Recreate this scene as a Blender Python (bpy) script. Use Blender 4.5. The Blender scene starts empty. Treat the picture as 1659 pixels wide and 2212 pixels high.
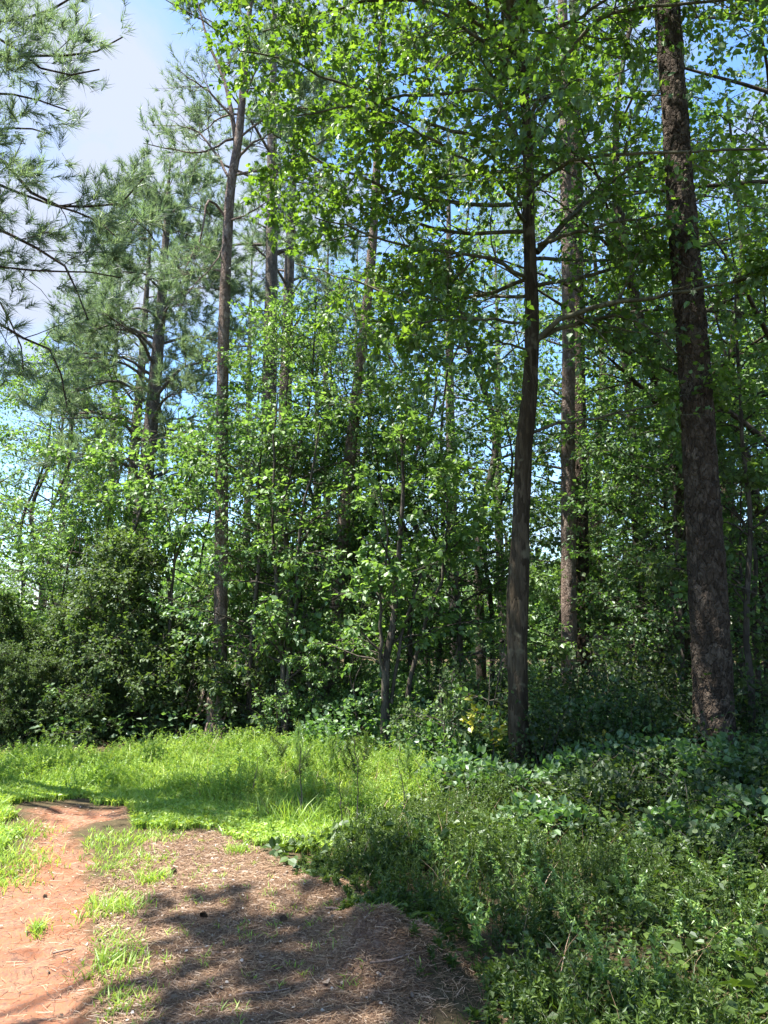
import bpy, math
import numpy as np
from mathutils import Vector

# ------------------------------------------------------------------ camera
scene = bpy.context.scene
FPX, PCX, PCY = 1671.0, 829.5, 1106.0        # focal length and centre in photo units (1659 x 2212)
PITCH = math.radians(9.0)
CAMZ = 1.6
cam_data = bpy.data.cameras.new('camera')
cam_data.sensor_fit = 'VERTICAL'
cam_data.angle_y = 2 * math.atan(1106.0 / FPX)
cam_data.clip_start = 0.05
cam_data.clip_end = 2000
cam = bpy.data.objects.new('camera', cam_data)
cam.location = (0, 0, CAMZ)
cam.rotation_euler = (math.radians(90) + PITCH, 0, 0)
scene.collection.objects.link(cam)
scene.camera = cam

# ------------------------------------------------------------------ light and exposure
SUNDIR = np.array([-0.35, -0.07, 0.93]); SUNDIR /= np.linalg.norm(SUNDIR)   # towards the sun
sun_el = math.asin(SUNDIR[2])
sun_az = math.atan2(SUNDIR[0], SUNDIR[1])
sd = bpy.data.lights.new('sun', 'SUN')
sd.energy = 5.0
sd.angle = math.radians(0.55)
sd.color = (1.0, 0.955, 0.87)
so = bpy.data.objects.new('sun', sd)
so.rotation_euler = Vector(SUNDIR).to_track_quat('Z', 'Y').to_euler()
so.location = (0, 0, 30)
scene.collection.objects.link(so)

world = bpy.data.worlds.new('World')
scene.world = world
world.use_nodes = True
nt = world.node_tree
for n in list(nt.nodes): nt.nodes.remove(n)
wo = nt.nodes.new('ShaderNodeOutputWorld')
bg = nt.nodes.new('ShaderNodeBackground')
bg.inputs['Strength'].default_value = 0.115
sky = nt.nodes.new('ShaderNodeTexSky')
sky.sky_type = 'NISHITA'
sky.sun_disc = False
sky.sun_elevation = sun_el
sky.sun_rotation = sun_az
sky.dust_density = 0.3
sky.ozone_density = 3.0
tc = nt.nodes.new('ShaderNodeTexCoord')
mp = nt.nodes.new('ShaderNodeMapping')
mp.inputs['Location'].default_value = (-3.714, -0.007, 1.015)
mp.inputs['Scale'].default_value = (1.0, 1.0, 1.6)
nz = nt.nodes.new('ShaderNodeTexNoise')
nz.inputs['Scale'].default_value = 2.6
nz.inputs['Detail'].default_value = 8
nz.inputs['Roughness'].default_value = 0.55
nz.inputs['Distortion'].default_value = 0.3
rp = nt.nodes.new('ShaderNodeValToRGB')
rp.color_ramp.elements[0].position = 0.47
rp.color_ramp.elements[1].position = 0.63
cm = nt.nodes.new('ShaderNodeMix'); cm.data_type = 'RGBA'
cm.inputs[7].default_value = (1.75, 1.95, 2.45, 1)
nt.links.new(tc.outputs['Generated'], mp.inputs['Vector'])
nt.links.new(mp.outputs['Vector'], nz.inputs['Vector'])
nt.links.new(nz.outputs['Fac'], rp.inputs['Fac'])
nt.links.new(rp.outputs['Color'], cm.inputs[0])
hs = nt.nodes.new('ShaderNodeHueSaturation'); hs.inputs['Saturation'].default_value = 1.12
nt.links.new(sky.outputs['Color'], hs.inputs['Color']); nt.links.new(hs.outputs['Color'], cm.inputs[6])
nt.links.new(cm.outputs[2], bg.inputs['Color'])
nt.links.new(bg.outputs['Background'], wo.inputs['Surface'])

scene.view_settings.view_transform = 'Standard'
scene.view_settings.look = 'None'
scene.view_settings.gamma = 1
scene.view_settings.exposure = 1.95
scene.render.engine = 'CYCLES'
cy = scene.cycles
cy.max_bounces = 7
cy.diffuse_bounces = 4
cy.glossy_bounces = 2
cy.transmission_bounces = 4
cy.transparent_max_bounces = 4
cy.caustics_reflective = False
cy.caustics_refractive = False
cy.use_denoising = True
cy.sample_clamp_indirect = 6

# ------------------------------------------------------------------ helpers
SC, CP = math.sin(PITCH), math.cos(PITCH)
def ray(px, py):
    x = (px - PCX) / FPX; u = (PCY - py) / FPX
    return np.array([x, CP - SC * u, SC + CP * u])
def W(px, py, d):
    """world point seen at photo position (px, py) at forward distance d"""
    r = ray(px, py)
    return np.array([0, 0, CAMZ]) + r * (d / r[1])
def G(px, py, z=0.0):
    r = ray(px, py)
    p = np.array([0, 0, CAMZ]) + r * ((z - CAMZ) / r[2])
    return p
def proj(p):
    """photo position of world points (n,3)"""
    q = p - np.array([0, 0, CAMZ])
    fw = q[:, 1] * CP + q[:, 2] * SC
    up = -q[:, 1] * SC + q[:, 2] * CP
    fw = np.maximum(fw, 1e-3)
    return PCX + FPX * q[:, 0] / fw, PCY - FPX * up / fw

def norm(v):
    return v / np.maximum(np.linalg.norm(v, axis=-1, keepdims=True), 1e-9)

def in_poly(x, y, poly):
    inside = np.zeros(x.shape, bool)
    n = len(poly)
    for i in range(n):
        x1, y1 = poly[i]; x2, y2 = poly[(i + 1) % n]
        c = ((y1 > y) != (y2 > y)) & (x < (x2 - x1) * (y - y1) / (y2 - y1 + 1e-12) + x1)
        inside ^= c
    return inside

def vnoise(x, y, seed=0):
    """smooth value noise in 2d"""
    xi = np.floor(x).astype(np.int64); yi = np.floor(y).astype(np.int64)
    xf = x - xi; yf = y - yi
    def h(a, b):
        n = (a * 374761393 + b * 668265263 + seed * 144665) & 0xFFFFFFFF
        n = ((n ^ (n >> 13)) * 1274126177) & 0xFFFFFFFF
        return ((n ^ (n >> 16)) & 0xFFFF) / 65535.0
    sx = xf * xf * (3 - 2 * xf); sy = yf * yf * (3 - 2 * yf)
    return (h(xi, yi) * (1 - sx) + h(xi + 1, yi) * sx) * (1 - sy) + (h(xi, yi + 1) * (1 - sx) + h(xi + 1, yi + 1) * sx) * sy
def fbm(x, y, seed=0, o=4):
    s = 0; a = 0.5
    for i in range(o):
        s = s + a * vnoise(x * 2 ** i, y * 2 ** i, seed + i); a *= 0.5
    return s

class MB:
    def __init__(self):
        self.v = []; self.l = []; self.c = []; self.r = []; self.n = 0; self.m = []
    def add(self, v, f, r=None, mi=0):
        v = np.asarray(v, float).reshape(-1, 3); f = np.asarray(f, np.int64)
        if len(v) == 0: return
        self.v.append(v); self.l.append((f + self.n).ravel()); self.c.append(np.full(len(f), f.shape[1]))
        self.m.append(np.full(len(f), mi))
        self.r.append(np.full(len(v), 0.5) if r is None else np.asarray(r, float).ravel())
        self.n += len(v)
    def build(self, name, mats, parent=None, origin=(0, 0, 0), smooth=False):
        if not isinstance(mats, (list, tuple)): mats = [mats]
        me = bpy.data.meshes.new(name)
        v = np.concatenate(self.v) - np.asarray(origin, float)
        l = np.concatenate(self.l).astype(np.int32); c = np.concatenate(self.c)
        me.vertices.add(len(v)); me.vertices.foreach_set('co', v.ravel().astype(np.float32))
        me.loops.add(len(l)); me.loops.foreach_set('vertex_index', l)
        me.polygons.add(len(c))
        st = np.concatenate([[0], np.cumsum(c)[:-1]]).astype(np.int32)
        me.polygons.foreach_set('loop_start', st)
        me.polygons.foreach_set('material_index', np.concatenate(self.m).astype(np.int32))
        me.polygons.foreach_set('use_smooth', np.full(len(c), smooth))
        at = me.attributes.new('rnd', 'FLOAT', 'POINT')
        at.data.foreach_set('value', np.concatenate(self.r).astype(np.float32))
        for m in mats: me.materials.append(m)
        me.update(calc_edges=True)
        o = bpy.data.objects.new(name, me)
        scene.collection.objects.link(o)
        if parent is not None: o.parent = parent
        else: o.location = Vector(origin)
        return o

def tag(o, label=None, cat=None, group=None, kind=None):
    if label: o['label'] = label
    if cat: o['category'] = cat
    if group: o['group'] = group
    if kind: o['kind'] = kind
    return o
def empty(name, loc, label, cat, group=None):
    o = bpy.data.objects.new(name, None)
    o.empty_display_size = 0.2
    o.location = Vector(loc)
    scene.collection.objects.link(o)
    return tag(o, label, cat, group)
def copy_thing(o, loc, rz=0, s=1.0, label=None, group=None):
    r = o.copy(); scene.collection.objects.link(r)
    r.location = Vector(loc); r.rotation_euler = (0, 0, rz); r.scale = (s, s, s)
    if label: r['label'] = label
    if group: r['group'] = group
    for ch in list(o.children):
        c = ch.copy(); scene.collection.objects.link(c); c.parent = r
    return r

def tubes(mb, P, R, S=4, rnd=None, cap=False, mi=0):
    """P (N,K,3), R (N,K)"""
    P = np.asarray(P, float); R = np.asarray(R, float)
    if P.ndim == 2: P = P[None]; R = R[None]
    N, K, _ = P.shape
    if N == 0: return
    T = np.empty_like(P)
    T[:, 1:-1] = P[:, 2:] - P[:, :-2]; T[:, 0] = P[:, 1] - P[:, 0]; T[:, -1] = P[:, -1] - P[:, -2]
    T = norm(T)
    mean = norm(P[:, -1] - P[:, 0])
    ref = np.where(np.abs(mean[:, 2:3]) > 0.7, np.array([[1.0, 0, 0]]), np.array([[0, 0, 1.0]]))[:, None, :]
    A = norm(np.cross(T, ref)); B = np.cross(T, A)
    th = np.arange(S) * 2 * math.pi / S
    V = P[:, :, None, :] + R[:, :, None, None] * (A[:, :, None, :] * np.cos(th)[None, None, :, None] + B[:, :, None, :] * np.sin(th)[None, None, :, None])
    idx = np.arange(N * K * S).reshape(N, K, S)
    a = idx[:, :-1, :]; b = idx[:, 1:, :]
    f = np.stack([a, np.roll(a, -1, 2), np.roll(b, -1, 2), b], -1).reshape(-1, 4)
    rr = None if rnd is None else np.repeat(np.asarray(rnd), K * S)
    mb.add(V, f, rr, mi)

def resample(pts, n):
    pts = np.asarray(pts, float)
    d = np.concatenate([[0], np.cumsum(np.linalg.norm(np.diff(pts, axis=0), axis=1))])
    # catmull-rom through the points, sampled evenly
    t = np.linspace(0, d[-1], n)
    P = np.vstack([2 * pts[0] - pts[1], pts, 2 * pts[-1] - pts[-2]])
    i = np.clip(np.searchsorted(d, t, 'right') - 1, 0, len(pts) - 2)
    u = ((t - d[i]) / np.maximum(d[i + 1] - d[i], 1e-9))[:, None]
    p0, p1, p2, p3 = P[i], P[i + 1], P[i + 2], P[i + 3]
    return 0.5 * ((2 * p1) + (-p0 + p2) * u + (2 * p0 - 5 * p1 + 4 * p2 - p3) * u ** 2 + (-p0 + 3 * p1 - 3 * p2 + p3) * u ** 3)

def interp_poly(P, t):
    """P (M,K,3), t (M,) -> position, tangent"""
    K = P.shape[1]
    x = np.clip(t, 0, 0.9999) * (K - 1); i = x.astype(int); f = (x - i)[:, None]
    m = np.arange(len(P))
    a = P[m, i]; b = P[m, i + 1]
    return a * (1 - f) + b * f, norm(b - a)

def grow(rng, P, R, n, t0, t1, L, ang, K=5, up=0.1, flat=0.5, bend=0.15, rr=0.6, rmin=0.002, tip=0.35, wig=0.06, bias=None):
    N = len(P)
    if N == 0: return np.zeros((0, K, 3)), np.zeros((0, K))
    cnt = np.full(N, int(n)) + (rng.random(N) < (n - int(n)))
    idx = np.repeat(np.arange(N), cnt)
    M = len(idx)
    t = t0 + (t1 - t0) * rng.random(M)
    pos, tan = interp_poly(P[idx], t)
    r = rng.normal(size=(M, 3)); r[:, 2] *= (1 - flat)
    perp = norm(r - (r * tan).sum(1, keepdims=True) * tan)
    a = np.radians(ang + rng.normal(size=M) * 12)[:, None]
    d = np.cos(a) * tan + np.sin(a) * perp; d[:, 2] += up
    if bias is not None: d += bias
    d = norm(d)
    ln = (L * (1.15 - 0.55 * t) * rng.uniform(0.65, 1.25, M))[:, None, None]
    s = np.linspace(0, 1, K)[None, :, None]
    side = rng.normal(size=(M, 1, 3)) * 0.13
    Q = pos[:, None, :] + d[:, None, :] * s * ln + side * (s ** 2) * ln + np.array([0, 0, 1.0]) * bend * (s ** 2) * ln
    Q[:, 1:] += rng.normal(size=(M, K - 1, 3)) * wig * ln / K * np.minimum(1, s[:, 1:] * 3)
    Kp = R.shape[1]
    x = t * (Kp - 1); i = np.minimum(x.astype(int), Kp - 2); f = x - i
    pr = R[idx, i] * (1 - f) + R[idx, i + 1] * f
    r0 = np.maximum(pr * rr, rmin)[:, None]
    Rq = r0 * (1 - (1 - tip) * np.linspace(0, 1, K)[None, :])
    return Q, Rq

LEAFC = [0]
def leaves(mb, rng, pos, axis, size, kind='diamond', upj=0.45, wid=1.0, mi=0, rbias=0.0, nrm=None):
    n = len(pos)
    if n == 0: return
    if kind == 'mix':
        k = rng.random(n) < .45; size = np.asarray(size)
        leaves(mb, rng, pos[k], axis[k], size[k], 'lobed', upj, wid, mi, rbias, nrm)
        leaves(mb, rng, pos[~k], axis[~k], size[~k], 'heart', upj, .85, mi, rbias, nrm)
        return
    up = (np.array([0, 0, 1.0]) if nrm is None else nrm) + rng.normal(size=(n, 3)) * upj
    axis = norm(axis)
    side = norm(np.cross(axis, up)); nn = np.cross(side, axis)
    s = np.asarray(size)[:, None]
    fold = rng.uniform(0.02, 0.22, (n, 1))
    def pt(a, b): return pos + axis * (a * s) + side * (b * wid * s) + nn * (abs(b) * fold * 1.5 * s - 0.18 * a * a * s)
    if kind == 'diamond':
        V = np.stack([pt(0, 0), pt(.42, .36), pt(1, 0), pt(.42, -.36)], 1)
        F = np.array([[0, 2, 1], [0, 3, 2]]); k = 4
    elif kind == 'heart':
        V = np.stack([pt(0, 0), pt(.08, .36), pt(.5, .42), pt(1, 0), pt(.5, -.42), pt(.08, -.36)], 1)
        F = np.array([[0, 3, 2, 1], [0, 5, 4, 3]]); k = 6
    elif kind == 'lobed':
        V = np.stack([pt(0, 0), pt(-.02, .35), pt(.27, .26), pt(.55, .56), pt(.6, .2), pt(1.02, 0),
                      pt(.6, -.2), pt(.55, -.56), pt(.27, -.26), pt(-.02, -.35)], 1)
        F = None; k = 10
        base = np.arange(n)[:, None] * k
        mr = np.clip(rng.random(n) + rbias, 0, 1)
        f1 = np.array([[0, 5, 4, 2], [0, 8, 6, 5]]); f2 = np.array([[0, 2, 1], [2, 4, 3], [0, 9, 8], [8, 7, 6]])
        base_n = mb.n
        mb.add(V, (base[:, :, None] + f1[None]).reshape(-1, 4), np.repeat(mr, k), mi)
        mb.l.append((base[:, :, None] + f2[None]).reshape(-1) + base_n)
        mb.c.append(np.full(n * 4, 3)); mb.m.append(np.full(n * 4, mi))
        LEAFC[0] += n * 8
        return
    base = (np.arange(n) * k)[:, None, None]
    F = (base + F[None]).reshape(-1, F.shape[1])
    mb.add(V, F, np.repeat(np.clip(rng.random(n) + rbias, 0, 1), k), mi)
    LEAFC[0] += n * (4 if kind == 'heart' else 2)

def strips(mb, P, Wd, side, rnd, mi=0):
    """ribbons P (N,K,3), widths (N,K), side (N,3)"""
    N, K, _ = P.shape
    V = np.stack([P - side[:, None, :] * Wd[:, :, None], P + side[:, None, :] * Wd[:, :, None]], 2)
    idx = np.arange(N * K * 2).reshape(N, K, 2)
    f = np.stack([idx[:, :-1, 0], idx[:, :-1, 1], idx[:, 1:, 1], idx[:, 1:, 0]], -1).reshape(-1, 4)
    mb.add(V, f, np.repeat(rnd, K * 2), mi)

def tufts(mb, rng, pos, d, m=12, ln=0.15, w=0.003, spread=0.75, mi=0):
    n = len(pos)
    if n == 0: return
    pos = np.repeat(pos, m, 0); d = np.repeat(norm(d), m, 0)
    r = rng.normal(size=(n * m, 3)); r = norm(r)
    dd = norm(d * 1.0 + r * spread)
    L = (ln * rng.uniform(0.7, 1.15, n * m))[:, None]
    b = pos - d * rng.uniform(0, 0.12, (n * m, 1))
    side = norm(np.cross(dd, rng.normal(size=(n * m, 3))))
    tipp = b + dd * L; tipp[:, 2] -= 0.15 * L[:, 0]
    V = np.stack([b - side * w, b + side * w, tipp], 1)
    F = np.arange(n * m * 3).reshape(-1, 3)
    mb.add(V, F, np.repeat(np.repeat(rng.random(n), m), 3), mi)
    LEAFC[0] += n * m

# areas on the ground (world metres)
def gp(pts): return [tuple(G(a, b)[:2]) for a, b in pts]
SUNLIT = gp([(-300, 1660), (0, 1650), (150, 1650), (440, 1640), (640, 1660), (900, 1690), (910, 1780), (770, 1860), (650, 1850), (560, 1830),
             (480, 1810), (320, 1840), (280, 1950), (240, 2080), (230, 2300), (-700, 2300), (-500, 1900)])
OPENTRACK = gp([(-300, 2600), (330, 2600), (310, 1950), (290, 1840), (300, 1730), (60, 1725), (-100, 1800), (-500, 1950)])
def shade_keep(rng, p, keep=0.05):
    s = p - SUNDIR[None] * (p[:, 2] / SUNDIR[2])[:, None]
    ins = in_poly(s[:, 0] + rng.normal(size=len(p)) * 0.1, s[:, 1] + rng.normal(size=len(p)) * 0.1, SUNLIT)
    clay = in_poly(s[:, 0], s[:, 1], OPENTRACK)
    return ~(ins | clay) | (rng.random(len(p)) < np.where(clay, .04, keep))
# parts of the picture where the photo shows open sky: branches thin out there
SKYHOLES = [([(300, -400), (375, -400), (372, 60), (320, 200), (300, 330), (200, 350), (110, 330), (180, 250), (230, 180), (300, 90), (270, 20)], 0.0),
            ([(0, 590), (130, 600), (180, 690), (60, 690), (0, 640)], 0.25),
            ([(560, 1040), (640, 1040), (700, 1130), (660, 1180), (620, 1090)], 0.7),
            ([(1160, 940), (1215, 940), (1215, 1150), (1170, 1130)], 0.25),
            ([(0, 880), (60, 880), (60, 940), (0, 930)], 0.3)]
CLEAR = [([(1405, -20), (1475, -20), (1540, 600), (1590, 1660), (1495, 1660), (1455, 700)], 8.9, .22),
         ([(1095, 830), (1160, 780), (1160, 1680), (1095, 1680)], 9.2, .1),
         ([(1130, 330), (1165, 330), (1165, 790), (1130, 790)], 9.2, .45),
         ([(740, 560), (820, 560), (780, 900), (745, 1300), (710, 1300), (740, 900)], 13.5, .35),
         ([(460, 300), (520, 300), (498, 700), (495, 1450), (462, 1450), (470, 700)], 13.3, .3),
         ([(1205, 840), (1280, 840), (1280, 1500), (1205, 1500)], 13.5, .15)]
def sky_keep(rng, p):
    u, v = proj(p)
    k = np.ones(len(p), bool)
    for poly, dep, q in CLEAR:
        ins = in_poly(u, v, poly) & (p[:, 1] < dep)
        k &= ~ins | (rng.random(len(p)) < q)
    for poly, q in SKYHOLES:
        ins = in_poly(u + rng.normal(size=len(p)) * 6, v + rng.normal(size=len(p)) * 6, poly)
        k &= ~ins | (rng.random(len(p)) < q)
    return k

# ------------------------------------------------------------------ materials
def mat(name):
    m = bpy.data.materials.new(name); m.use_nodes = True
    t = m.node_tree
    for n in list(t.nodes): t.nodes.remove(n)
    out = t.nodes.new('ShaderNodeOutputMaterial')
    return m, t, out
def N(t, typ, **kw):
    n = t.nodes.new(typ)
    for k, v in kw.items():
        if k in n.inputs: n.inputs[k].default_value = v
        else: setattr(n, k, v)
    return n
def ramp(t, fac, stops):
    r = t.nodes.new('ShaderNodeValToRGB')
    e = r.color_ramp.elements
    while len(e) < len(stops): e.new(0.5)
    for i, (p, c) in enumerate(stops):
        e[i].position = p; e[i].color = (*c, 1)
    t.links.new(fac, r.inputs['Fac'])
    return r.outputs['Color']
def leaf_mat(name, c0, c1, c2, trans=0.45, tcol=(1.5, 1.35, 0.5), gloss=0.06, rough=0.45):
    m, t, out = mat(name)
    a = N(t, 'ShaderNodeAttribute', attribute_name='rnd')
    col = ramp(t, a.outputs['Fac'], [(0.0, c0), (0.55, c1), (1.0, c2)])
    tm = N(t, 'ShaderNodeMix', data_type='RGBA', blend_type='MULTIPLY')
    tm.inputs[0].default_value = 1; tm.inputs[7].default_value = (*tcol, 1)
    t.links.new(col, tm.inputs[6])
    d = N(t, 'ShaderNodeBsdfDiffuse'); tr = N(t, 'ShaderNodeBsdfTranslucent'); g = N(t, 'ShaderNodeBsdfGlossy', Roughness=rough)
    g.inputs['Color'].default_value = (0.8, 0.85, 0.85, 1)
    t.links.new(col, d.inputs['Color']); t.links.new(tm.outputs[2], tr.inputs['Color'])
    m1 = N(t, 'ShaderNodeMixShader'); m1.inputs[0].default_value = trans
    t.links.new(d.outputs[0], m1.inputs[1]); t.links.new(tr.outputs[0], m1.inputs[2])
    m2 = N(t, 'ShaderNodeMixShader'); m2.inputs[0].default_value = gloss
    t.links.new(m1.outputs[0], m2.inputs[1]); t.links.new(g.outputs[0], m2.inputs[2])
    t.links.new(m2.outputs[0], out.inputs['Surface'])
    return m
def bark_mat(name, cols, scale=9.0, stretch=0.3, bump=0.6, patch=None, noise=4.0, dist=0.03, use_rnd=False):
    m, t, out = mat(name)
    tc = N(t, 'ShaderNodeTexCoord')
    mp = N(t, 'ShaderNodeMapping'); mp.inputs['Scale'].default_value = (1, 1, stretch)
    t.links.new(tc.outputs['Object'], mp.inputs['Vector'])
    nd = N(t, 'ShaderNodeTexNoise', Scale=scale * 0.8, Detail=3.0)
    t.links.new(mp.outputs[0], nd.inputs['Vector'])
    mix = N(t, 'ShaderNodeMix', data_type='VECTOR'); mix.inputs[0].default_value = 0.12
    t.links.new(mp.outputs[0], mix.inputs[4]); t.links.new(nd.outputs['Color'], mix.inputs[5])
    v = N(t, 'ShaderNodeTexVoronoi', Scale=scale, feature='F1')
    t.links.new(mix.outputs[1], v.inputs['Vector'])
    ve = N(t, 'ShaderNodeTexVoronoi', Scale=scale, feature='DISTANCE_TO_EDGE')
    t.links.new(mix.outputs[1], ve.inputs['Vector'])
    n2 = N(t, 'ShaderNodeTexNoise', Scale=noise * 12, Detail=5.0)
    t.links.new(mp.outputs[0], n2.inputs['Vector'])
    n3 = N(t, 'ShaderNodeTexNoise', Scale=noise, Detail=4.0)
    t.links.new(tc.outputs['Object'], n3.inputs['Vector'])
    # a colour per plate
    sep = N(t, 'ShaderNodeSeparateColor'); t.links.new(v.outputs['Color'], sep.inputs[0])
    ad = N(t, 'ShaderNodeMath', operation='MULTIPLY_ADD'); ad.inputs[1].default_value = 0.5
    t.links.new(sep.outputs[0], ad.inputs[0])
    mm = N(t, 'ShaderNodeMath', operation='MULTIPLY'); mm.inputs[1].default_value = 0.55
    t.links.new(n2.outputs['Fac'], mm.inputs[0]); t.links.new(mm.outputs[0], ad.inputs[2])
    col = ramp(t, ad.outputs[0], [(0.15, cols[0]), (0.5, cols[1]), (0.85, cols[2])])
    if patch:
        pm = N(t, 'ShaderNodeMix', data_type='RGBA')
        pr = ramp(t, n3.outputs['Fac'], [(0.60, (0, 0, 0)), (0.66, (1, 1, 1))])
        t.links.new(pr, pm.inputs[0]); t.links.new(col, pm.inputs[6]); pm.inputs[7].default_value = (*patch, 1)
        col = pm.outputs[2]
    b = N(t, 'ShaderNodeBsdfPrincipled', Roughness=0.92)
    b.inputs['Specular IOR Level'].default_value = 0.15
    t.links.new(col, b.inputs['Base Color'])
    mn = N(t, 'ShaderNodeMath', operation='MINIMUM'); mn.inputs[1].default_value = 0.15
    t.links.new(ve.outputs['Distance'], mn.inputs[0])
    hh = N(t, 'ShaderNodeMath', operation='MULTIPLY_ADD'); hh.inputs[1].default_value = 5.0
    t.links.new(mn.outputs[0], hh.inputs[0]); t.links.new(n2.outputs['Fac'], hh.inputs[2])
    bp = N(t, 'ShaderNodeBump', Strength=bump, Distance=dist)
    t.links.new(hh.outputs[0], bp.inputs['Height']); t.links.new(bp.outputs[0], b.inputs['Normal'])
    t.links.new(b.outputs[0], out.inputs['Surface'])
    return m

M = {}
M['maple'] = leaf_mat('maple_leaf', (.055, .11, .02), (.085, .16, .03), (.14, .225, .045), trans=.52, tcol=(1.75, 1.75, .6), gloss=.05, rough=.5)
M['broad'] = leaf_mat('broad_leaf', (.045, .10, .03), (.08, .155, .05), (.13, .22, .075), trans=.5, tcol=(1.6, 1.7, .75), gloss=.05, rough=.5)
M['bright'] = leaf_mat('young_leaf', (.08, .15, .04), (.125, .22, .06), (.20, .31, .09), trans=.5, tcol=(1.45, 1.5, .7), gloss=.05, rough=.5)
M['dark'] = leaf_mat('dark_glossy_leaf', (.045, .08, .024), (.08, .125, .036), (.12, .175, .055), trans=.45, tcol=(1.5, 1.55, .7), gloss=.03, rough=.55)
M['pine'] = leaf_mat('pine_needle', (.095, .145, .085), (.135, .19, .115), (.18, .23, .14), trans=.55, tcol=(1.3, 1.4, .85), gloss=.06, rough=.5)
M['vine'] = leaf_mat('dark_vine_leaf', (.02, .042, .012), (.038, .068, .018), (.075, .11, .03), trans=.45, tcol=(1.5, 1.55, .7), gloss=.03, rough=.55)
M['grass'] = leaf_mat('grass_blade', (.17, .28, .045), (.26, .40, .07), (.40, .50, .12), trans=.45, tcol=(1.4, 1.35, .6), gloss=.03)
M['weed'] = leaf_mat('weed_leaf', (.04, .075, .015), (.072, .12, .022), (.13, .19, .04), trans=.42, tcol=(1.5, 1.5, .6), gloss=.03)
M['tip'] = leaf_mat('pale_weed_leaf', (.12, .22, .04), (.18, .3, .06), (.28, .38, .1), trans=.4, tcol=(1.3, 1.3, .6))
M['yellow'] = leaf_mat('yellowing_leaf', (.2, .24, .02), (.3, .3, .03), (.4, .36, .05), trans=.4, tcol=(1.2, 1.2, .5))
M['straw'] = leaf_mat('pine_straw', (.11, .06, .035), (.22, .13, .075), (.42, .3, .2), trans=.05, gloss=.05)
M['deadleaf'] = leaf_mat('dead_leaf', (.12, .08, .055), (.25, .18, .13), (.5, .44, .38), trans=.15, tcol=(1.1, 1, .8))
M['bark_pine'] = bark_mat('pine_bark', [(.028, .02, .014), (.06, .044, .032), (.12, .094, .072)], scale=17, stretch=.55, bump=1.0, dist=.03)
M['bark_pine_red'] = bark_mat('reddish_pine_bark', [(.10, .07, .055), (.19, .14, .115), (.31, .25, .21)], scale=22, stretch=.5, bump=.8, dist=.03)
M['bark_broad'] = bark_mat('broadleaf_bark', [(.022, .016, .01), (.045, .034, .022), (.095, .074, .05)], scale=22, stretch=.2, bump=.6, dist=.015, patch=(.12, .105, .07), noise=3.4)
M['bark_moss'] = bark_mat('mossy_limb_bark', [(.05, .05, .035), (.09, .085, .055), (.16, .16, .11)], scale=16, stretch=.5, bump=.4, dist=.015)
M['bark_grey'] = bark_mat('greyish_pine_bark', [(.07, .055, .045), (.13, .105, .09), (.22, .19, .165)], scale=20, stretch=.5, bump=.8, dist=.02)
M['bark_thin'] = bark_mat('sapling_bark', [(.03, .025, .02), (.06, .05, .04), (.11, .095, .08)], scale=20, stretch=.3, bump=.4, dist=.01)
M['deadwood'] = bark_mat('dead_wood', [(.10, .07, .055), (.2, .14, .11), (.36, .28, .24)], scale=12, stretch=.2, bump=.6, dist=.02)

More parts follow.
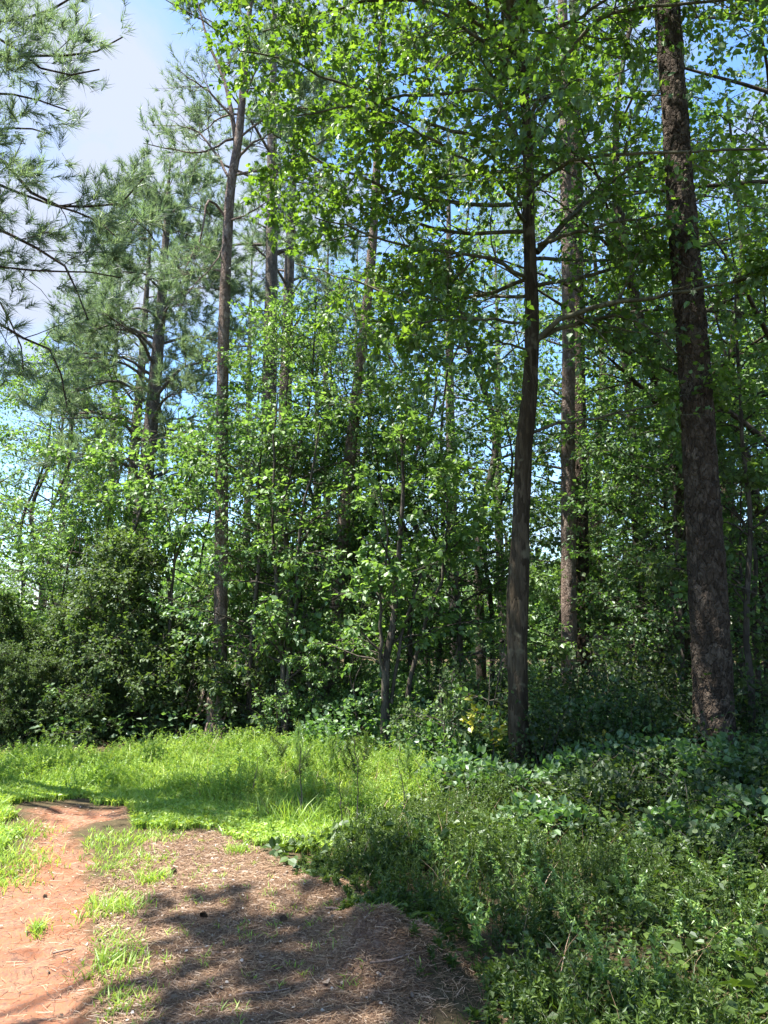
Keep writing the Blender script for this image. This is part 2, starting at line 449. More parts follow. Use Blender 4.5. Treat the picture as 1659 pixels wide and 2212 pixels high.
# ------------------------------------------------------------------ trunks
def trunk_mesh(mb, rng, pts, radii, S=14, step=0.25, rough=0.05, flare=0.0, plates=0.0, pw=0.07, ph=0.12):
    pts = np.asarray(pts, float)
    L = np.linalg.norm(np.diff(pts, axis=0), axis=1).sum()
    n = max(4, int(L / step))
    C = resample(pts, n)
    d0 = np.concatenate([[0], np.cumsum(np.linalg.norm(np.diff(pts, axis=0), axis=1))])
    radii = np.interp(np.linspace(0, 1, len(pts)), np.linspace(0, 1, len(radii)), radii)
    R = np.interp(np.linspace(0, d0[-1], n), d0, radii)
    h = np.linspace(0, L, n)
    R = R * (1 + flare * np.exp(-h / 0.25))
    T = norm(np.gradient(C, axis=0))
    A = norm(np.cross(T, np.array([[0, 1.0, 0]]) + np.zeros_like(T))); B = np.cross(T, A)
    th = np.arange(S) * 2 * math.pi / S
    ph0 = rng.uniform(0, 100)
    rn = 1 + rough * 2 * (vnoise(np.cos(th)[None] * 1.3 + ph0 + 0 * h[:, None], np.sin(th)[None] * 1.3 + h[:, None] * 1.1 + ph0, 3) - .5) \
           + rough * (vnoise(np.cos(th)[None] * 3 + ph0 + 0 * h[:, None], np.sin(th)[None] * 3 + h[:, None] * 3, 5) - .5)
    if flare:
        rn = rn + flare * 0.5 * np.exp(-h / 0.2)[:, None] * np.cos(th * 5 + ph0)[None]
    RR = R[:, None] * rn
    rnd = None
    if plates:
        nu = max(5, int(2 * math.pi * R.mean() / pw))
        U = (th / (2 * math.pi) * nu)[None] + 0 * h[:, None]
        V = h[:, None] / ph + 0 * th[None]
        U = U + 0.7 * (vnoise(U * .8, V * 1.1, 9) - .5) + .3 * (vnoise(U * 3.1, V * 3.1, 19) - .5); V = V + 0.9 * (vnoise(U * .7, V * .8, 10) - .5) + .25 * (vnoise(U * 3, V * 3, 20) - .5)
        jit = rng.random((nu, int(L / ph) + 8, 3))
        ui = np.floor(U).astype(int); vi = np.floor(V).astype(int)
        F1 = np.full(U.shape, 9.0); F2 = np.full(U.shape, 9.0); cid = np.zeros(U.shape)
        for du in (-1, 0, 1):
            for dv in (-1, 0, 1):
                a = ui + du; b = vi + dv
                j = jit[a % nu, np.clip(b + 2, 0, jit.shape[1] - 1)]
                dd = np.maximum(np.abs(a + j[..., 0] - U) * .95, np.abs(b + j[..., 1] - V)) * .6 + .4 * np.hypot(a + j[..., 0] - U, b + j[..., 1] - V)
                nearer = dd < F1
                F2 = np.where(nearer, F1, np.minimum(F2, dd)); cid = np.where(nearer, j[..., 2], cid); F1 = np.where(nearer, dd, F1)
        e = np.clip((F2 - F1) / 0.16, 0, 1)
        RR = RR + plates * (.7 * e ** 0.7 - 0.5 + 0.5 * (cid - .5) + .35 * (vnoise(U * 2.5, V * 4, 22) - .5))
        rnd = cid.ravel()
    V3 = C[:, None, :] + RR[:, :, None] * (A[:, None, :] * np.cos(th)[None, :, None] + B[:, None, :] * np.sin(th)[None, :, None])
    idx = np.arange(n * S).reshape(n, S)
    a = idx[:-1]; b = idx[1:]
    f = np.stack([a, np.roll(a, -1, 1), np.roll(b, -1, 1), b], -1).reshape(-1, 4)
    mb.add(V3, f, rnd)
    return C, R

def limb(rng, pts, r0, r1, K=14):
    C = resample(pts, K)
    C[1:-1] += rng.normal(size=(K - 2, 3)) * 0.012
    return C, np.linspace(r0, r1, K)

# ------------------------------------------------------------------ broadleaf spray on limbs
def spray(rng, mbw, mbl, P, R, n1=7, L1=1.0, n2=6, L2=0.5, nl=9, size=0.09, kind='heart', flat=.65, up=.02, prune=True, t0=.15, rb=0.0, keep=.05, droop=-.08, mi=0, hole=True, upj=.45):
    B1, R1 = grow(rng, P, R, n1, t0, 1.0, L1, 50, K=6, up=up, flat=flat, bend=droop, rr=.5, rmin=.005, wig=.15)
    B2, R2 = grow(rng, B1, R1, n2, .15, 1.0, L2, 50, K=4, up=0.0, flat=flat, bend=droop, rr=.5, rmin=.0025)
    for B_, R_, S_ in ((B1, R1, 4), (B2, R2, 3)):
        tubes(mbw, B_, R_, S_)
    idx = np.repeat(np.arange(len(B2)), nl)
    pos, tan = interp_poly(B2[idx], rng.uniform(.1, 1.0, len(idx)))
    ax = tan * .7 + rng.normal(size=pos.shape) * .7; ax[:, 2] -= .3
    ax = norm(ax)
    pos = pos + ax * .025
    k = np.ones(len(pos), bool)
    if prune: k &= shade_keep(rng, pos, keep)
    if hole: k &= sky_keep(rng, pos)
    pos = pos[k]; ax = ax[k]
    leaves(mbl, rng, pos, ax, size * rng.uniform(.45, 1.25, len(pos)), kind, rbias=rb, mi=mi, upj=upj)

def pine_spray(rng, mbw, mbl, P, R, n1=9, L1=.9, n2=5, L2=.35, nt=3, m=12, ln=.15, w=.003, t0=.35, prune=True, keep=.1, up=.15, hole=True):
    B1, R1 = grow(rng, P, R, n1, t0, 1.0, L1, 48, K=6, up=up, flat=.45, bend=.12, rr=.45, rmin=.004, wig=.15)
    B2, R2 = grow(rng, B1, R1, n2, .25, 1.0, L2, 45, K=4, up=.2, flat=.2, bend=.15, rr=.45, rmin=.0022)
    ends = []
    P2 = np.concatenate([B2, B1[:, -4:]])
    idx = np.repeat(np.arange(len(P2)), nt)
    t = np.where(np.arange(len(idx)) % nt == 0, 1.0, rng.uniform(.45, 1, len(idx)))
    pos, tan = interp_poly(P2[idx], t)
    tan = norm(tan + np.array([0, 0, .35]))
    kb1 = (sky_keep(rng, B1[:, -1]) if hole else np.ones(len(B1), bool)) & (shade_keep(rng, B1[:, 3], .3) if prune else np.ones(len(B1), bool))
    tubes(mbw, B1[kb1], R1[kb1], 4)
    k = np.ones(len(pos), bool)
    if prune: k &= shade_keep(rng, pos, keep)
    if hole: k &= sky_keep(rng, pos)
    kb = (sky_keep(rng, B2[:, -1]) if hole else np.ones(len(B2), bool)) & (shade_keep(rng, B2[:, 2], .25) if prune else np.ones(len(B2), bool))
    tubes(mbw, B2[kb], R2[kb], 3)
    tufts(mbl, rng, pos[k], tan[k], m, ln, w)

class Tree:
    """thing > trunk, branch..., crown"""
    def __init__(s, name, base, label, cat, group=None, wood=None, leaf=None, seed=1):
        s.rng = np.random.default_rng(seed)
        s.base = np.asarray(base, float)
        s.root = empty(name, s.base, label, cat, group)
        s.wood, s.leaf = wood, leaf
        s.crown = MB()
    def trunk(s, pts, radii, mat_=None, **kw):
        mb = MB(); C, R = trunk_mesh(mb, s.rng, pts, radii, **kw)
        mb.build('trunk', mat_ or s.wood, s.root, s.base, smooth=True)
        return C, R
    def branch(s, pts, r0, r1, K=14, fn=None, mat_=None, **kw):
        C, R = limb(s.rng, pts, r0, r1, K)
        mb = MB(); tubes(mb, C, R, 8)
        if fn: fn(s.rng, mb, s.crown, C[None], R[None], **kw)
        mb.build('branch', mat_ or s.wood, s.root, s.base, smooth=True)
    def finish(s):
        if s.crown.n: s.crown.build('crown', s.leaf, s.root, s.base)
        return s.root

def TW(pts):   # (px, py, d) list -> world
    return [W(*p) for p in pts]

# ================================================================== GROUND
TRACK = gp([(-900, 2500), (235, 2500), (228, 2212), (215, 2000), (205, 1860), (150, 1800), (200, 1775), (275, 1770), (270, 1742), (150, 1730), (60, 1742), (62, 1780), (70, 1810), (20, 1880), (-60, 1900), (-400, 2000)])
LITTER = gp([(285, 2500), (290, 2000), (290, 1830), (420, 1790), (560, 1835), (640, 1890), (740, 1950), (770, 2020), (920, 2060), (960, 2500)])
LITTER2 = gp([(200, 2600), (215, 1900), (330, 1810), (450, 1795), (560, 1835), (740, 1945), (780, 2020), (915, 2070), (980, 2600)])
def poly_dist(x, y, poly):
    d = np.full(x.shape, 1e9)
    n = len(poly)
    for i in range(n):
        x1, y1 = poly[i]; x2, y2 = poly[(i + 1) % n]
        dx, dy = x2 - x1, y2 - y1
        t = np.clip(((x - x1) * dx + (y - y1) * dy) / (dx * dx + dy * dy + 1e-12), 0, 1)
        d = np.minimum(d, np.hypot(x - x1 - t * dx, y - y1 - t * dy))
    return np.where(in_poly(x, y, poly), d, -d)
MOUND = [(G(830, 2085), .2, .2), (G(790, 2010), .08, .2), (G(900, 2120), .10, .25), (G(690, 1925), .05, .25)]
def gz(x, y):
    x = np.asarray(x, float); y = np.asarray(y, float)
    z = 0.10 * (fbm(x * .35 + 7, y * .35 + 3, 2) - .47) + 0.03 * (fbm(x * 2.1, y * 2.1, 8) - .47)
    z = z * np.clip((np.hypot(x, y) - 0) / 4, 0.3, 1)
    for c, h, r in MOUND:
        z = z + h * np.exp(-((x - c[0]) ** 2 + (y - c[1]) ** 2) / r ** 2) * (0.6 + .8 * vnoise(x * 9, y * 9, 4))
    # ruts of the track
    tr = np.clip(poly_dist(x, y, TRACK) / .15, 0, 1) if x.size < 2000000 else 0
    z = z - 0.035 * tr + 0.018 * tr * np.sin(y * 26 + 3 * vnoise(x * 3, y * 3, 6)) * vnoise(x * 2, y * 2, 7)
    z = z + 0.012 * (fbm(x * 11, y * 11, 12, 3) - .44)
    return z
def ground():
    xs = np.concatenate([[-900, -300, -100, -40, -22, -14], np.linspace(-9, -4.4, 60), np.linspace(-4.3, 3.6, 264), np.linspace(3.7, 9, 50), [14, 22, 40, 100, 300, 900]])
    ys = np.concatenate([[-900, -200, -60, -20, -6], np.linspace(-2, 2.4, 20), np.linspace(2.5, 9.5, 234), np.linspace(9.6, 16, 60), np.linspace(16.5, 40, 30), [60, 100, 250, 900]])
    X, Y = np.meshgrid(xs, ys, indexing='ij')
    Z = gz(X, Y)
    far = np.hypot(X, Y) > 45
    Z = np.where(far, 0, Z)
    dj = 0.10 * (fbm(X * 5, Y * 5, 21) - .47) * 2 + .16 * (fbm(X * 17, Y * 17, 22, 3) - .44)
    clay = np.clip((poly_dist(X, Y, TRACK) + dj * 1.0 + .04) / .16, 0, 1)
    lit = np.clip((poly_dist(X, Y, LITTER2) + dj * 1.5 + .05) / .25, 0, 1)
    mb = MB()
    nx, ny = X.shape
    idx = np.arange(nx * ny).reshape(nx, ny)
    f = np.stack([idx[:-1, :-1], idx[1:, :-1], idx[1:, 1:], idx[:-1, 1:]], -1).reshape(-1, 4)
    mb.add(np.stack([X, Y, Z], -1), f, clay.ravel())
    m, t, out = mat('forest_floor')
    a = N(t, 'ShaderNodeAttribute', attribute_name='rnd'); a2 = N(t, 'ShaderNodeAttribute', attribute_name='litter')
    tc = N(t, 'ShaderNodeTexCoord')
    n1 = N(t, 'ShaderNodeTexNoise', Scale=1.6, Detail=6.0); n2 = N(t, 'ShaderNodeTexNoise', Scale=38.0, Detail=6.0, Roughness=.7)
    n3 = N(t, 'ShaderNodeTexNoise', Scale=7.0, Detail=5.0)
    for n in (n1, n2, n3): t.links.new(tc.outputs['Object'], n.inputs['Vector'])
    clayc = ramp(t, n3.outputs['Fac'], [(.3, (.19, .08, .045)), (.5, (.27, .12, .068)), (.72, (.35, .18, .115))])
    litc = ramp(t, n2.outputs['Fac'], [(.3, (.06, .038, .028)), (.5, (.15, .098, .072)), (.7, (.30, .22, .17))])
    soil = ramp(t, n2.outputs['Fac'], [(.3, (.035, .028, .018)), (.5, (.07, .055, .03)), (.75, (.12, .09, .05))])
    # litter flecks over the clay
    ns = N(t, 'ShaderNodeMath', operation='MULTIPLY_ADD'); ns.inputs[1].default_value = .35; t.links.new(n3.outputs['Fac'], ns.inputs[0]); t.links.new(n2.outputs['Fac'], ns.inputs[2])
    fl = ramp(t, ns.outputs[0], [(.66, (0, 0, 0)), (.76, (1, 1, 1))])
    flm = N(t, 'ShaderNodeMix', data_type='RGBA'); t.links.new(fl, flm.inputs[0]); t.links.new(clayc, flm.inputs[6]); flm.inputs[7].default_value = (.18, .10, .07, 1)
    mA = N(t, 'ShaderNodeMix', data_type='RGBA'); t.links.new(a2.outputs['Fac'], mA.inputs[0]); t.links.new(soil, mA.inputs[6]); t.links.new(litc, mA.inputs[7])
    mB_ = N(t, 'ShaderNodeMix', data_type='RGBA'); t.links.new(a.outputs['Fac'], mB_.inputs[0]); t.links.new(mA.outputs[2], mB_.inputs[6]); t.links.new(flm.outputs[2], mB_.inputs[7])
    b = N(t, 'ShaderNodeBsdfPrincipled', Roughness=.95); b.inputs['Specular IOR Level'].default_value = .1
    t.links.new(mB_.outputs[2], b.inputs['Base Color'])
    bp = N(t, 'ShaderNodeBump', Strength=.7, Distance=.02); t.links.new(n2.outputs['Fac'], bp.inputs['Height']); t.links.new(bp.outputs[0], b.inputs['Normal'])
    t.links.new(b.outputs[0], out.inputs['Surface'])
    o = mb.build('ground', m, smooth=True)
    at = o.data.attributes.new('litter', 'FLOAT', 'POINT'); at.data.foreach_set('value', lit.ravel().astype(np.float32))
    tag(o, 'red clay track and brown pine litter running past the woods', None, None, 'structure')
ground()

def on_ground(x, y, dz=0): return np.stack([x, y, gz(x, y) + dz], -1)

# ================================================================== GRASS AND GROUND COVER (stuff)
def blades(rng, mb, x, y, h, w, lean=.45, K=4, droop=.5, mi=0, rb=0):
    n = len(x)
    base = on_ground(x, y, -.01)
    az = rng.uniform(0, 2 * math.pi, n); ln = lean * rng.uniform(.2, 1.3, n)
    d = np.stack([np.cos(az), np.sin(az), np.zeros(n)], -1)
    s = np.linspace(0, 1, K)[None, :, None]
    hh = (h * rng.uniform(.5, 1.2, n))[:, None, None]
    P = base[:, None] + np.array([0, 0, 1.0]) * s * hh * (1 - .35 * droop * s) + d[:, None] * (s ** 1.7) * hh * ln[:, None, None]
    side = norm(np.stack([-np.sin(az + rng.normal(size=n) * .8), np.cos(az + rng.normal(size=n) * .8), rng.normal(size=n) * .3], -1))
    Wd = w * rng.uniform(.6, 1.2, n)[:, None] * np.array([1, .95, .65, .06, .05])[:K][None] if K != 3 else w * rng.uniform(.6, 1.2, n)[:, None] * np.array([1, .8, .05])[None]
    strips(mb, P, Wd, side, np.clip(rng.random(n) + rb, 0, 1), mi)

def fronds(rng, mb, x, y, h, nleaf=26, ll=.05, lw=.16, lean=.5, z0=None, mi=0, smi=0, sr=.003, t0=.1, K=6, rb=0, curl=0.0):
    """feathery weed stems: curved stem with narrow leaflets all along"""
    n = len(x)
    base = on_ground(x, y, -.01)
    az = rng.uniform(0, 2 * math.pi, n); d = np.stack([np.cos(az), np.sin(az), np.zeros(n)], -1)
    s = np.linspace(0, 1, K)[None, :, None]
    hh = (h * rng.uniform(.6, 1.2, n))[:, None, None]; ln = (lean * rng.uniform(0.1, 1.2, n))[:, None, None]
    P = base[:, None] + np.array([0, 0, 1.0]) * hh * (s - (.25 * ln + curl) * s ** 2.5) + d[:, None] * hh * ln * s ** 2
    P[:, 1:] += rng.normal(size=(n, K - 1, 3)) * .008
    tubes(mb, P, sr * (1.2 - s[..., 0]) * np.ones((n, K)), 3, rng.random(n) * .4, mi=smi)
    idx = np.repeat(np.arange(n), nleaf)
    t = t0 + (1 - t0) * rng.random(len(idx)) ** .85
    pos, tan = interp_poly(P[idx], t)
    ax = norm(tan * .55 + norm(rng.normal(size=pos.shape)) * .9)
    size = ll * rng.uniform(.6, 1.2, len(idx)) * (1.15 - .6 * t)
    leaves(mb, rng, pos, ax, size, 'diamond', upj=.6, wid=lw / .36, mi=mi, rbias=rb)

def sample_poly(rng, poly, n):
    a = np.array(poly); lo = a.min(0); hi = a.max(0)
    out = np.zeros((0, 2))
    while len(out) < n:
        p = rng.uniform(lo, hi, (n * 2, 2)); p = p[in_poly(p[:, 0], p[:, 1], poly)]
        out = np.vstack([out, p])
    return out[:n, 0], out[:n, 1]

TALL = gp([(-500, 1690), (-500, 1655), (90, 1640), (300, 1630), (440, 1612), (640, 1615), (800, 1625), (900, 1640), (960, 1690), (900, 1740), (760, 1800), (640, 1800), (450, 1740), (280, 1705), (120, 1700)])
MIDG = gp([(-900, 1650), (60, 1640), (300, 1690), (470, 1740), (650, 1790), (760, 1800), (700, 1850), (560, 1838), (440, 1795), (290, 1790), (270, 1742), (150, 1725), (50, 1740), (60, 1800), (0, 1850), (-200, 1900), (-700, 1900)])
STRIP = gp([(190, 1790), (400, 1790), (390, 1840), (330, 1950), (320, 2080), (360, 2212), (370, 2500), (200, 2500), (205, 2100), (190, 1960), (170, 1850)])
RIGHT = gp([(560, 1835), (760, 1795), (900, 1700), (1100, 1690), (1900, 1690), (3000, 1750), (3000, 2600), (1010, 2600), (930, 2180), (900, 2080), (780, 2020), (740, 1950), (640, 1890)])

def grass_stuff():
    rng = np.random.default_rng(5)
    mb = MB()
    # tall bright grass and feathery weeds
    x, y = sample_poly(rng, TALL, 21000)
    hh = (.12 + .22 * fbm(x * .9, y * .9, 31)) * np.where(y > 10, .8, 1)
    hh = hh * (.55 + .75 * vnoise(x * 3.1, y * 3.1, 34))
    tone = (vnoise(x * 1.6, y * 1.6, 35) - .5) * .9
    for q in range(4):
        blades(rng, mb, x[q::4], y[q::4], hh[q::4], .005, lean=(.4, .6, .9, 1.3)[q], rb=tone[q::4])
    for c in range(210):
        cx, cy_ = sample_poly(rng, TALL, 1); n = rng.integers(10, 30); r = rng.uniform(.05, .22)
        x = cx + rng.normal(size=n) * r; y = cy_ + rng.normal(size=n) * r
        fronds(rng, mb, x, y, rng.uniform(.12, .40) + 0 * x, nleaf=34, ll=.05, lw=rng.uniform(.1, .2), lean=rng.uniform(.4, 1.0), rb=rng.uniform(-.5, .3))
    x, y = sample_poly(rng, MIDG, 70000)
    k = (fbm(x * 1.3, y * 1.3, 41) + np.clip(poly_dist(x, y, MIDG) * .5, -1, .25) > .33)
    k &= poly_dist(x, y, TRACK) < .02
    k &= rng.random(len(x)) < np.clip((-poly_dist(x, y, TRACK) - .02) / .35 + .25 * vnoise(x * 8, y * 8, 14) + .1, 0, 1)
    k &= rng.random(len(x)) < np.clip((-poly_dist(x, y, LITTER2) + .05) / .4 + .4 * vnoise(x * 7, y * 7, 15), .05, 1)
    x = x[k]; y = y[k]
    blades(rng, mb, x, y, .09 + .05 * vnoise(x * 2, y * 2, 4), .0055, lean=.8, K=3)
    leaves(mb, rng, on_ground(x, y, .05), rng.normal(size=(len(x), 3)) * [1, 1, .4], .035 * rng.uniform(.6, 1.3, len(x)), 'diamond', upj=.6)
    # ragged strip between the wheel tracks
    x, y = sample_poly(rng, STRIP, 9500)
    k = rng.random(len(x)) < np.clip((fbm(x * 3.2 + 3, y * 3.2, 51) + .6 * np.clip(poly_dist(x, y, STRIP), -.1, .15) + .35 * vnoise(x * 11, y * 11, 3) - .56) * 1.6, .02, .6)
    x = x[k]; y = y[k]
    blades(rng, mb, x, y, .06 + 0 * x, .0045, lean=.9, K=3)
    # lone sprigs on the bare ground
    x, y = sample_poly(rng, LITTER2, 160); 
    for a, b in zip(x, y):
        n = rng.integers(4, 16)
        blades(rng, mb, a + rng.normal(size=n) * .02, b + rng.normal(size=n) * .02, np.full(n, .05), .004, lean=1.0, K=3)
    for px, py, r in ((240, 1965, .09), (240, 2085, .08), (80, 2000, .03), (30, 1860, .16), (10, 1800, .2), (0, 1900, .12), (515, 1840, .05), (330, 1900, .05)):
        c = G(px, py); n = int(1400 * r * 2)
        blades(rng, mb, c[0] + rng.normal(size=n) * r, c[1] + rng.normal(size=n) * r, np.full(n, .09), .0045, lean=.9, K=3)
    x, y = sample_poly(rng, TALL, 900)
    blades(rng, mb, x, y, .15 + .25 * rng.random(len(x)), .003, lean=.6, mi=1)
    x, y = sample_poly(rng, MIDG, 900)
    blades(rng, mb, x, y, .08 + 0 * x, .003, lean=.9, K=3, mi=1)
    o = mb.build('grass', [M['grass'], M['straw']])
    tag(o, 'bright sunlit grass filling the clearing edge and the track middle', 'grass', None, 'stuff')
grass_stuff()

def weeds_stuff():
    rng = np.random.default_rng(6)
    mb = MB()
    def pick(n, thr, sc, seed):
        x, y = sample_poly(rng, RIGHT, n * 9)
        k = (np.abs(x) < y * .62 + .5) & (y > 2.8) & (fbm(x * sc, y * sc, seed) > thr)
        return x[k][:n], y[k][:n]
    def edge(x, y, w=.5): return np.clip(poly_dist(x, y, RIGHT) / w, .25, 1)
    # clumps of feathery stems, each clump with its own height
    for c in range(230):
        cx, cy_ = pick(1, .25, 1, 61)
        if len(cx) == 0: continue
        n = rng.integers(12, 44); r = rng.uniform(.06, .22)
        x = cx + rng.normal(size=n) * r; y = cy_ + rng.normal(size=n) * r
        k = poly_dist(x, y, RIGHT) > -.05; x = x[k]; y = y[k]
        if len(x) == 0: continue
        h = rng.uniform(.12, .42) * edge(x, y, .6)
        fronds(rng, mb, x, y, h, nleaf=int(rng.integers(26, 44)), ll=rng.uniform(.03, .06), lw=rng.uniform(.1, .22), lean=rng.uniform(.3, .8), sr=.0022, rb=rng.uniform(-.35, .35))
    x, y = pick(9000, .42, 2.0, 65)
    blades(rng, mb, x, y, (.08 + .22 * vnoise(x * 1.3, y * 1.3, 63)) * edge(x, y), .003, lean=.8, rb=-.1)
    x, y = pick(12000, .47, 1.6, 66)
    p = on_ground(x, y); p[:, 2] += rng.uniform(.01, .16, len(x)) * edge(x, y)
    leaves(mb, rng, p, rng.normal(size=p.shape) * [1, 1, .4], .035 * rng.uniform(.5, 1.4, len(p)), 'diamond', upj=.5)
    x, y = pick(3500, .5, 1.2, 67)
    p = on_ground(x, y); p[:, 2] += rng.uniform(.05, .25, len(x)) * edge(x, y)
    leaves(mb, rng, p, rng.normal(size=p.shape) * [1, 1, .4], .055 * rng.uniform(.6, 1.3, len(p)), 'heart', upj=.5, rbias=-.2)
    x, y = pick(1100, .2, 1.0, 68)
    blades(rng, mb, x, y, (.15 + .3 * rng.random(len(x))) * edge(x, y), .002, lean=.7, mi=1)
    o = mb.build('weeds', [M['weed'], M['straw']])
    tag(o, 'shaded feathery green weeds covering the ground right of the track', 'weeds', None, 'stuff')
weeds_stuff()

def undergrowth_stuff():
    rng = np.random.default_rng(7)
    mb = MB()
    # hummocks of vine leaves under the right-hand trees
    cs = []
    for px, py, d, r, h in ((960, 1600, 9.6, .6, .55), (1010, 1560, 10.2, .7, .8), (1050, 1600, 9.6, .45, .4), (1190, 1640, 9.4, .5, .45), (1240, 1600, 9.6, .8, .9), (1330, 1590, 9.6, .8, 1.0),
                            (1420, 1640, 9.0, .7, .75), (1240, 1720, 8.0, .5, .45), (1350, 1700, 8.2, .6, .55), (1450, 1720, 7.8, .6, .6), (1560, 1740, 7.4, .6, .6), (1640, 1720, 7.6, .6, .7),
                            (1080, 1740, 7.8, .5, .35), (1000, 1720, 8.3, .5, .35), (1180, 1830, 6.4, .45, .3), (1620, 1850, 6.2, .5, .4), (1480, 1860, 6.0, .4, .3), (700, 1620, 10.6, .6, .5), (780, 1600, 10.9, .7, .8), (900, 1590, 10.8, .7, .7)):
        w = W(px, py, d); cs.append((w[0], d, r, h))
    for i in range(60):
        y = rng.uniform(11.5, 24); x = rng.uniform(-.62, .62) * y
        if x < -1 and y < 13: y = 14
        cs.append((x, y, rng.uniform(.6, 1.3), rng.uniform(.4, 1.1)))
    for cx, cy_, r, h in cs:
        n = int(1500 * r * (1 if cy_ < 11 else .55))
        u = norm(rng.normal(size=(n, 3))); u[:, 2] = np.abs(u[:, 2])
        rad = rng.uniform(.45, 1.0, n) ** .5 * (.75 + .5 * vnoise(u[:, 0] * 2.5 + cx * 3, u[:, 1] * 2.5 + u[:, 2] * 2, 3))
        p = np.stack([cx + u[:, 0] * r * rad, cy_ + u[:, 1] * r * rad, u[:, 2] * h * rad], -1)
        p[:, 2] += gz(p[:, 0], p[:, 1])
        ax = norm(u + rng.normal(size=u.shape) * .8)
        leaves(mb, rng, p, ax, rng.uniform(.03, .08, n) * (1 if cy_ < 11 else 1.4), 'heart', upj=.6)
        # stems
        m = int(14 * r); a = rng.uniform(0, 6.28, m); s = np.linspace(0, 1, 5)[None, :, None]
        b = on_ground(cx + rng.normal(size=m) * r * .4, cy_ + rng.normal(size=m) * r * .4)
        d = np.stack([np.cos(a) * r * .7, np.sin(a) * r * .7, h * rng.uniform(.6, 1.2, m)], -1)
        P = b[:, None] + d[:, None] * s + np.array([0, 0, -.3]) * h * s ** 3
        tubes(mb, P, .004 * np.ones((m, 5)), 3, np.zeros(m), mi=1)
    # forest floor sprigs everywhere
    n = 46000
    y = rng.uniform(9, 34, n); x = rng.uniform(-.66, .66, n) * y
    k = ~in_poly(x, y, TALL) & ~((x < -1.5) & (y < 11.5)) & ~in_poly(x, y, MIDG) & ~in_poly(x, y, SUNLIT)
    x = x[k]; y = y[k]
    p = on_ground(x, y); p[:, 2] += rng.uniform(.03, .5, len(x)) * (.4 + vnoise(x, y, 77))
    leaves(mb, rng, p, rng.normal(size=p.shape) * [1, 1, .4], rng.uniform(.06, .13, len(x)), 'diamond', upj=.5)
    o = mb.build('undergrowth', [M['broad'], M['bark_thin']])
    tag(o, 'tangled leafy vines and seedlings carpeting the forest floor', 'undergrowth', None, 'stuff')
undergrowth_stuff()

def vine_thicket():
    rng = np.random.default_rng(71); mb = MB()
    for cx, cy_, r, h in ((.9, 8.0, .4, .22), (1.9, 7.2, .6, .4), (2.6, 6.3, .6, .42), (3.2, 5.6, .6, .45), (3.3, 6.9, .7, .6), (2.5, 7.8, .7, .5), (3.9, 7.8, .8, .75), (2.9, 8.9, .8, 1.0), (3.9, 5.0, .5, .5),
                          (2.2, 5.6, .45, .28), (4.3, 6.2, .7, .9), (1.9, 9.0, .6, .9), (3.7, 9.6, .9, 1.2), (4.9, 8.8, .9, 1.3), (2.3, 10.2, .8, 1.2), (1.4, 10.6, .7, 1.0), (2.75, 5.0, .4, .22), (1.5, 6.3, .35, .2), (5.4, 7.2, .8, 1.2), (3.0, 10.9, .9, 1.4), (4.2, 11.2, .9, 1.5)):
        n = int(3600 * r)
        u = norm(rng.normal(size=(n, 3))); u[:, 2] = np.abs(u[:, 2])
        rad = rng.uniform(.3, 1.0, n) ** .5 * (.6 + .8 * vnoise(u[:, 0] * 2.5 + cx * 3, u[:, 1] * 2.5 + u[:, 2] * 2, 3))
        p = np.stack([cx + u[:, 0] * r * rad, cy_ + u[:, 1] * r * rad, u[:, 2] * h * rad], -1)
        p[:, 2] += gz(p[:, 0], p[:, 1])
        leaves(mb, rng, p, norm(u + rng.normal(size=u.shape) * .8), rng.uniform(.02, .062, n), 'heart', upj=.6)
        m = int(26 * r); a = rng.uniform(0, 6.28, m); s = np.linspace(0, 1, 6)[None, :, None]
        b = on_ground(cx + rng.normal(size=m) * r * .4, cy_ + rng.normal(size=m) * r * .4)
        d = np.stack([np.cos(a) * r * .9, np.sin(a) * r * .9, h * rng.uniform(.8, 1.5, m)], -1)
        P = b[:, None] + d[:, None] * s + np.array([0, 0, -.35]) * h * s ** 3
        tubes(mb, P, .0035 * np.ones((m, 6)), 3, np.zeros(m), mi=1)
        idx = np.repeat(np.arange(m), 14); pos, tan = interp_poly(P[idx], rng.uniform(.4, 1, len(idx)))
        leaves(mb, rng, pos, tan + rng.normal(size=pos.shape), rng.uniform(.025, .06, len(idx)), 'heart', upj=.5)
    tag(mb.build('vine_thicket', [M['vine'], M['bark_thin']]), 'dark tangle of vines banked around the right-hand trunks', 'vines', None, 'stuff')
vine_thicket()

def oak_seedling():
    rng = np.random.default_rng(72); c = W(1430, 1775, 6.3); g = np.array([c[0], c[1], 0.0]); g[2] = float(gz(g[0:1], g[1:2])[0])
    mb = MB(); C = resample([g, g * .5 + c * .5 + [.03, 0, 0], c], 8); tubes(mb, C, np.linspace(.007, .003, 8), 5, np.array([0.]), mi=1)
    B, R = grow(rng, C[None], np.full((1, 8), .003), 9, .5, 1, .16, 60, K=4, rmin=.002); tubes(mb, B, R, 3, mi=1)
    leaves(mb, rng, B[:, -1], B[:, -1] - B[:, 0], rng.uniform(.12, .18, len(B)), 'lobed', upj=.3, wid=.75)
    tag(mb.build('oak_seedling', [M['broad'], M['bark_thin']], origin=g), 'oak seedling with large pale lobed leaves in the dark vines', 'seedling')
oak_seedling()

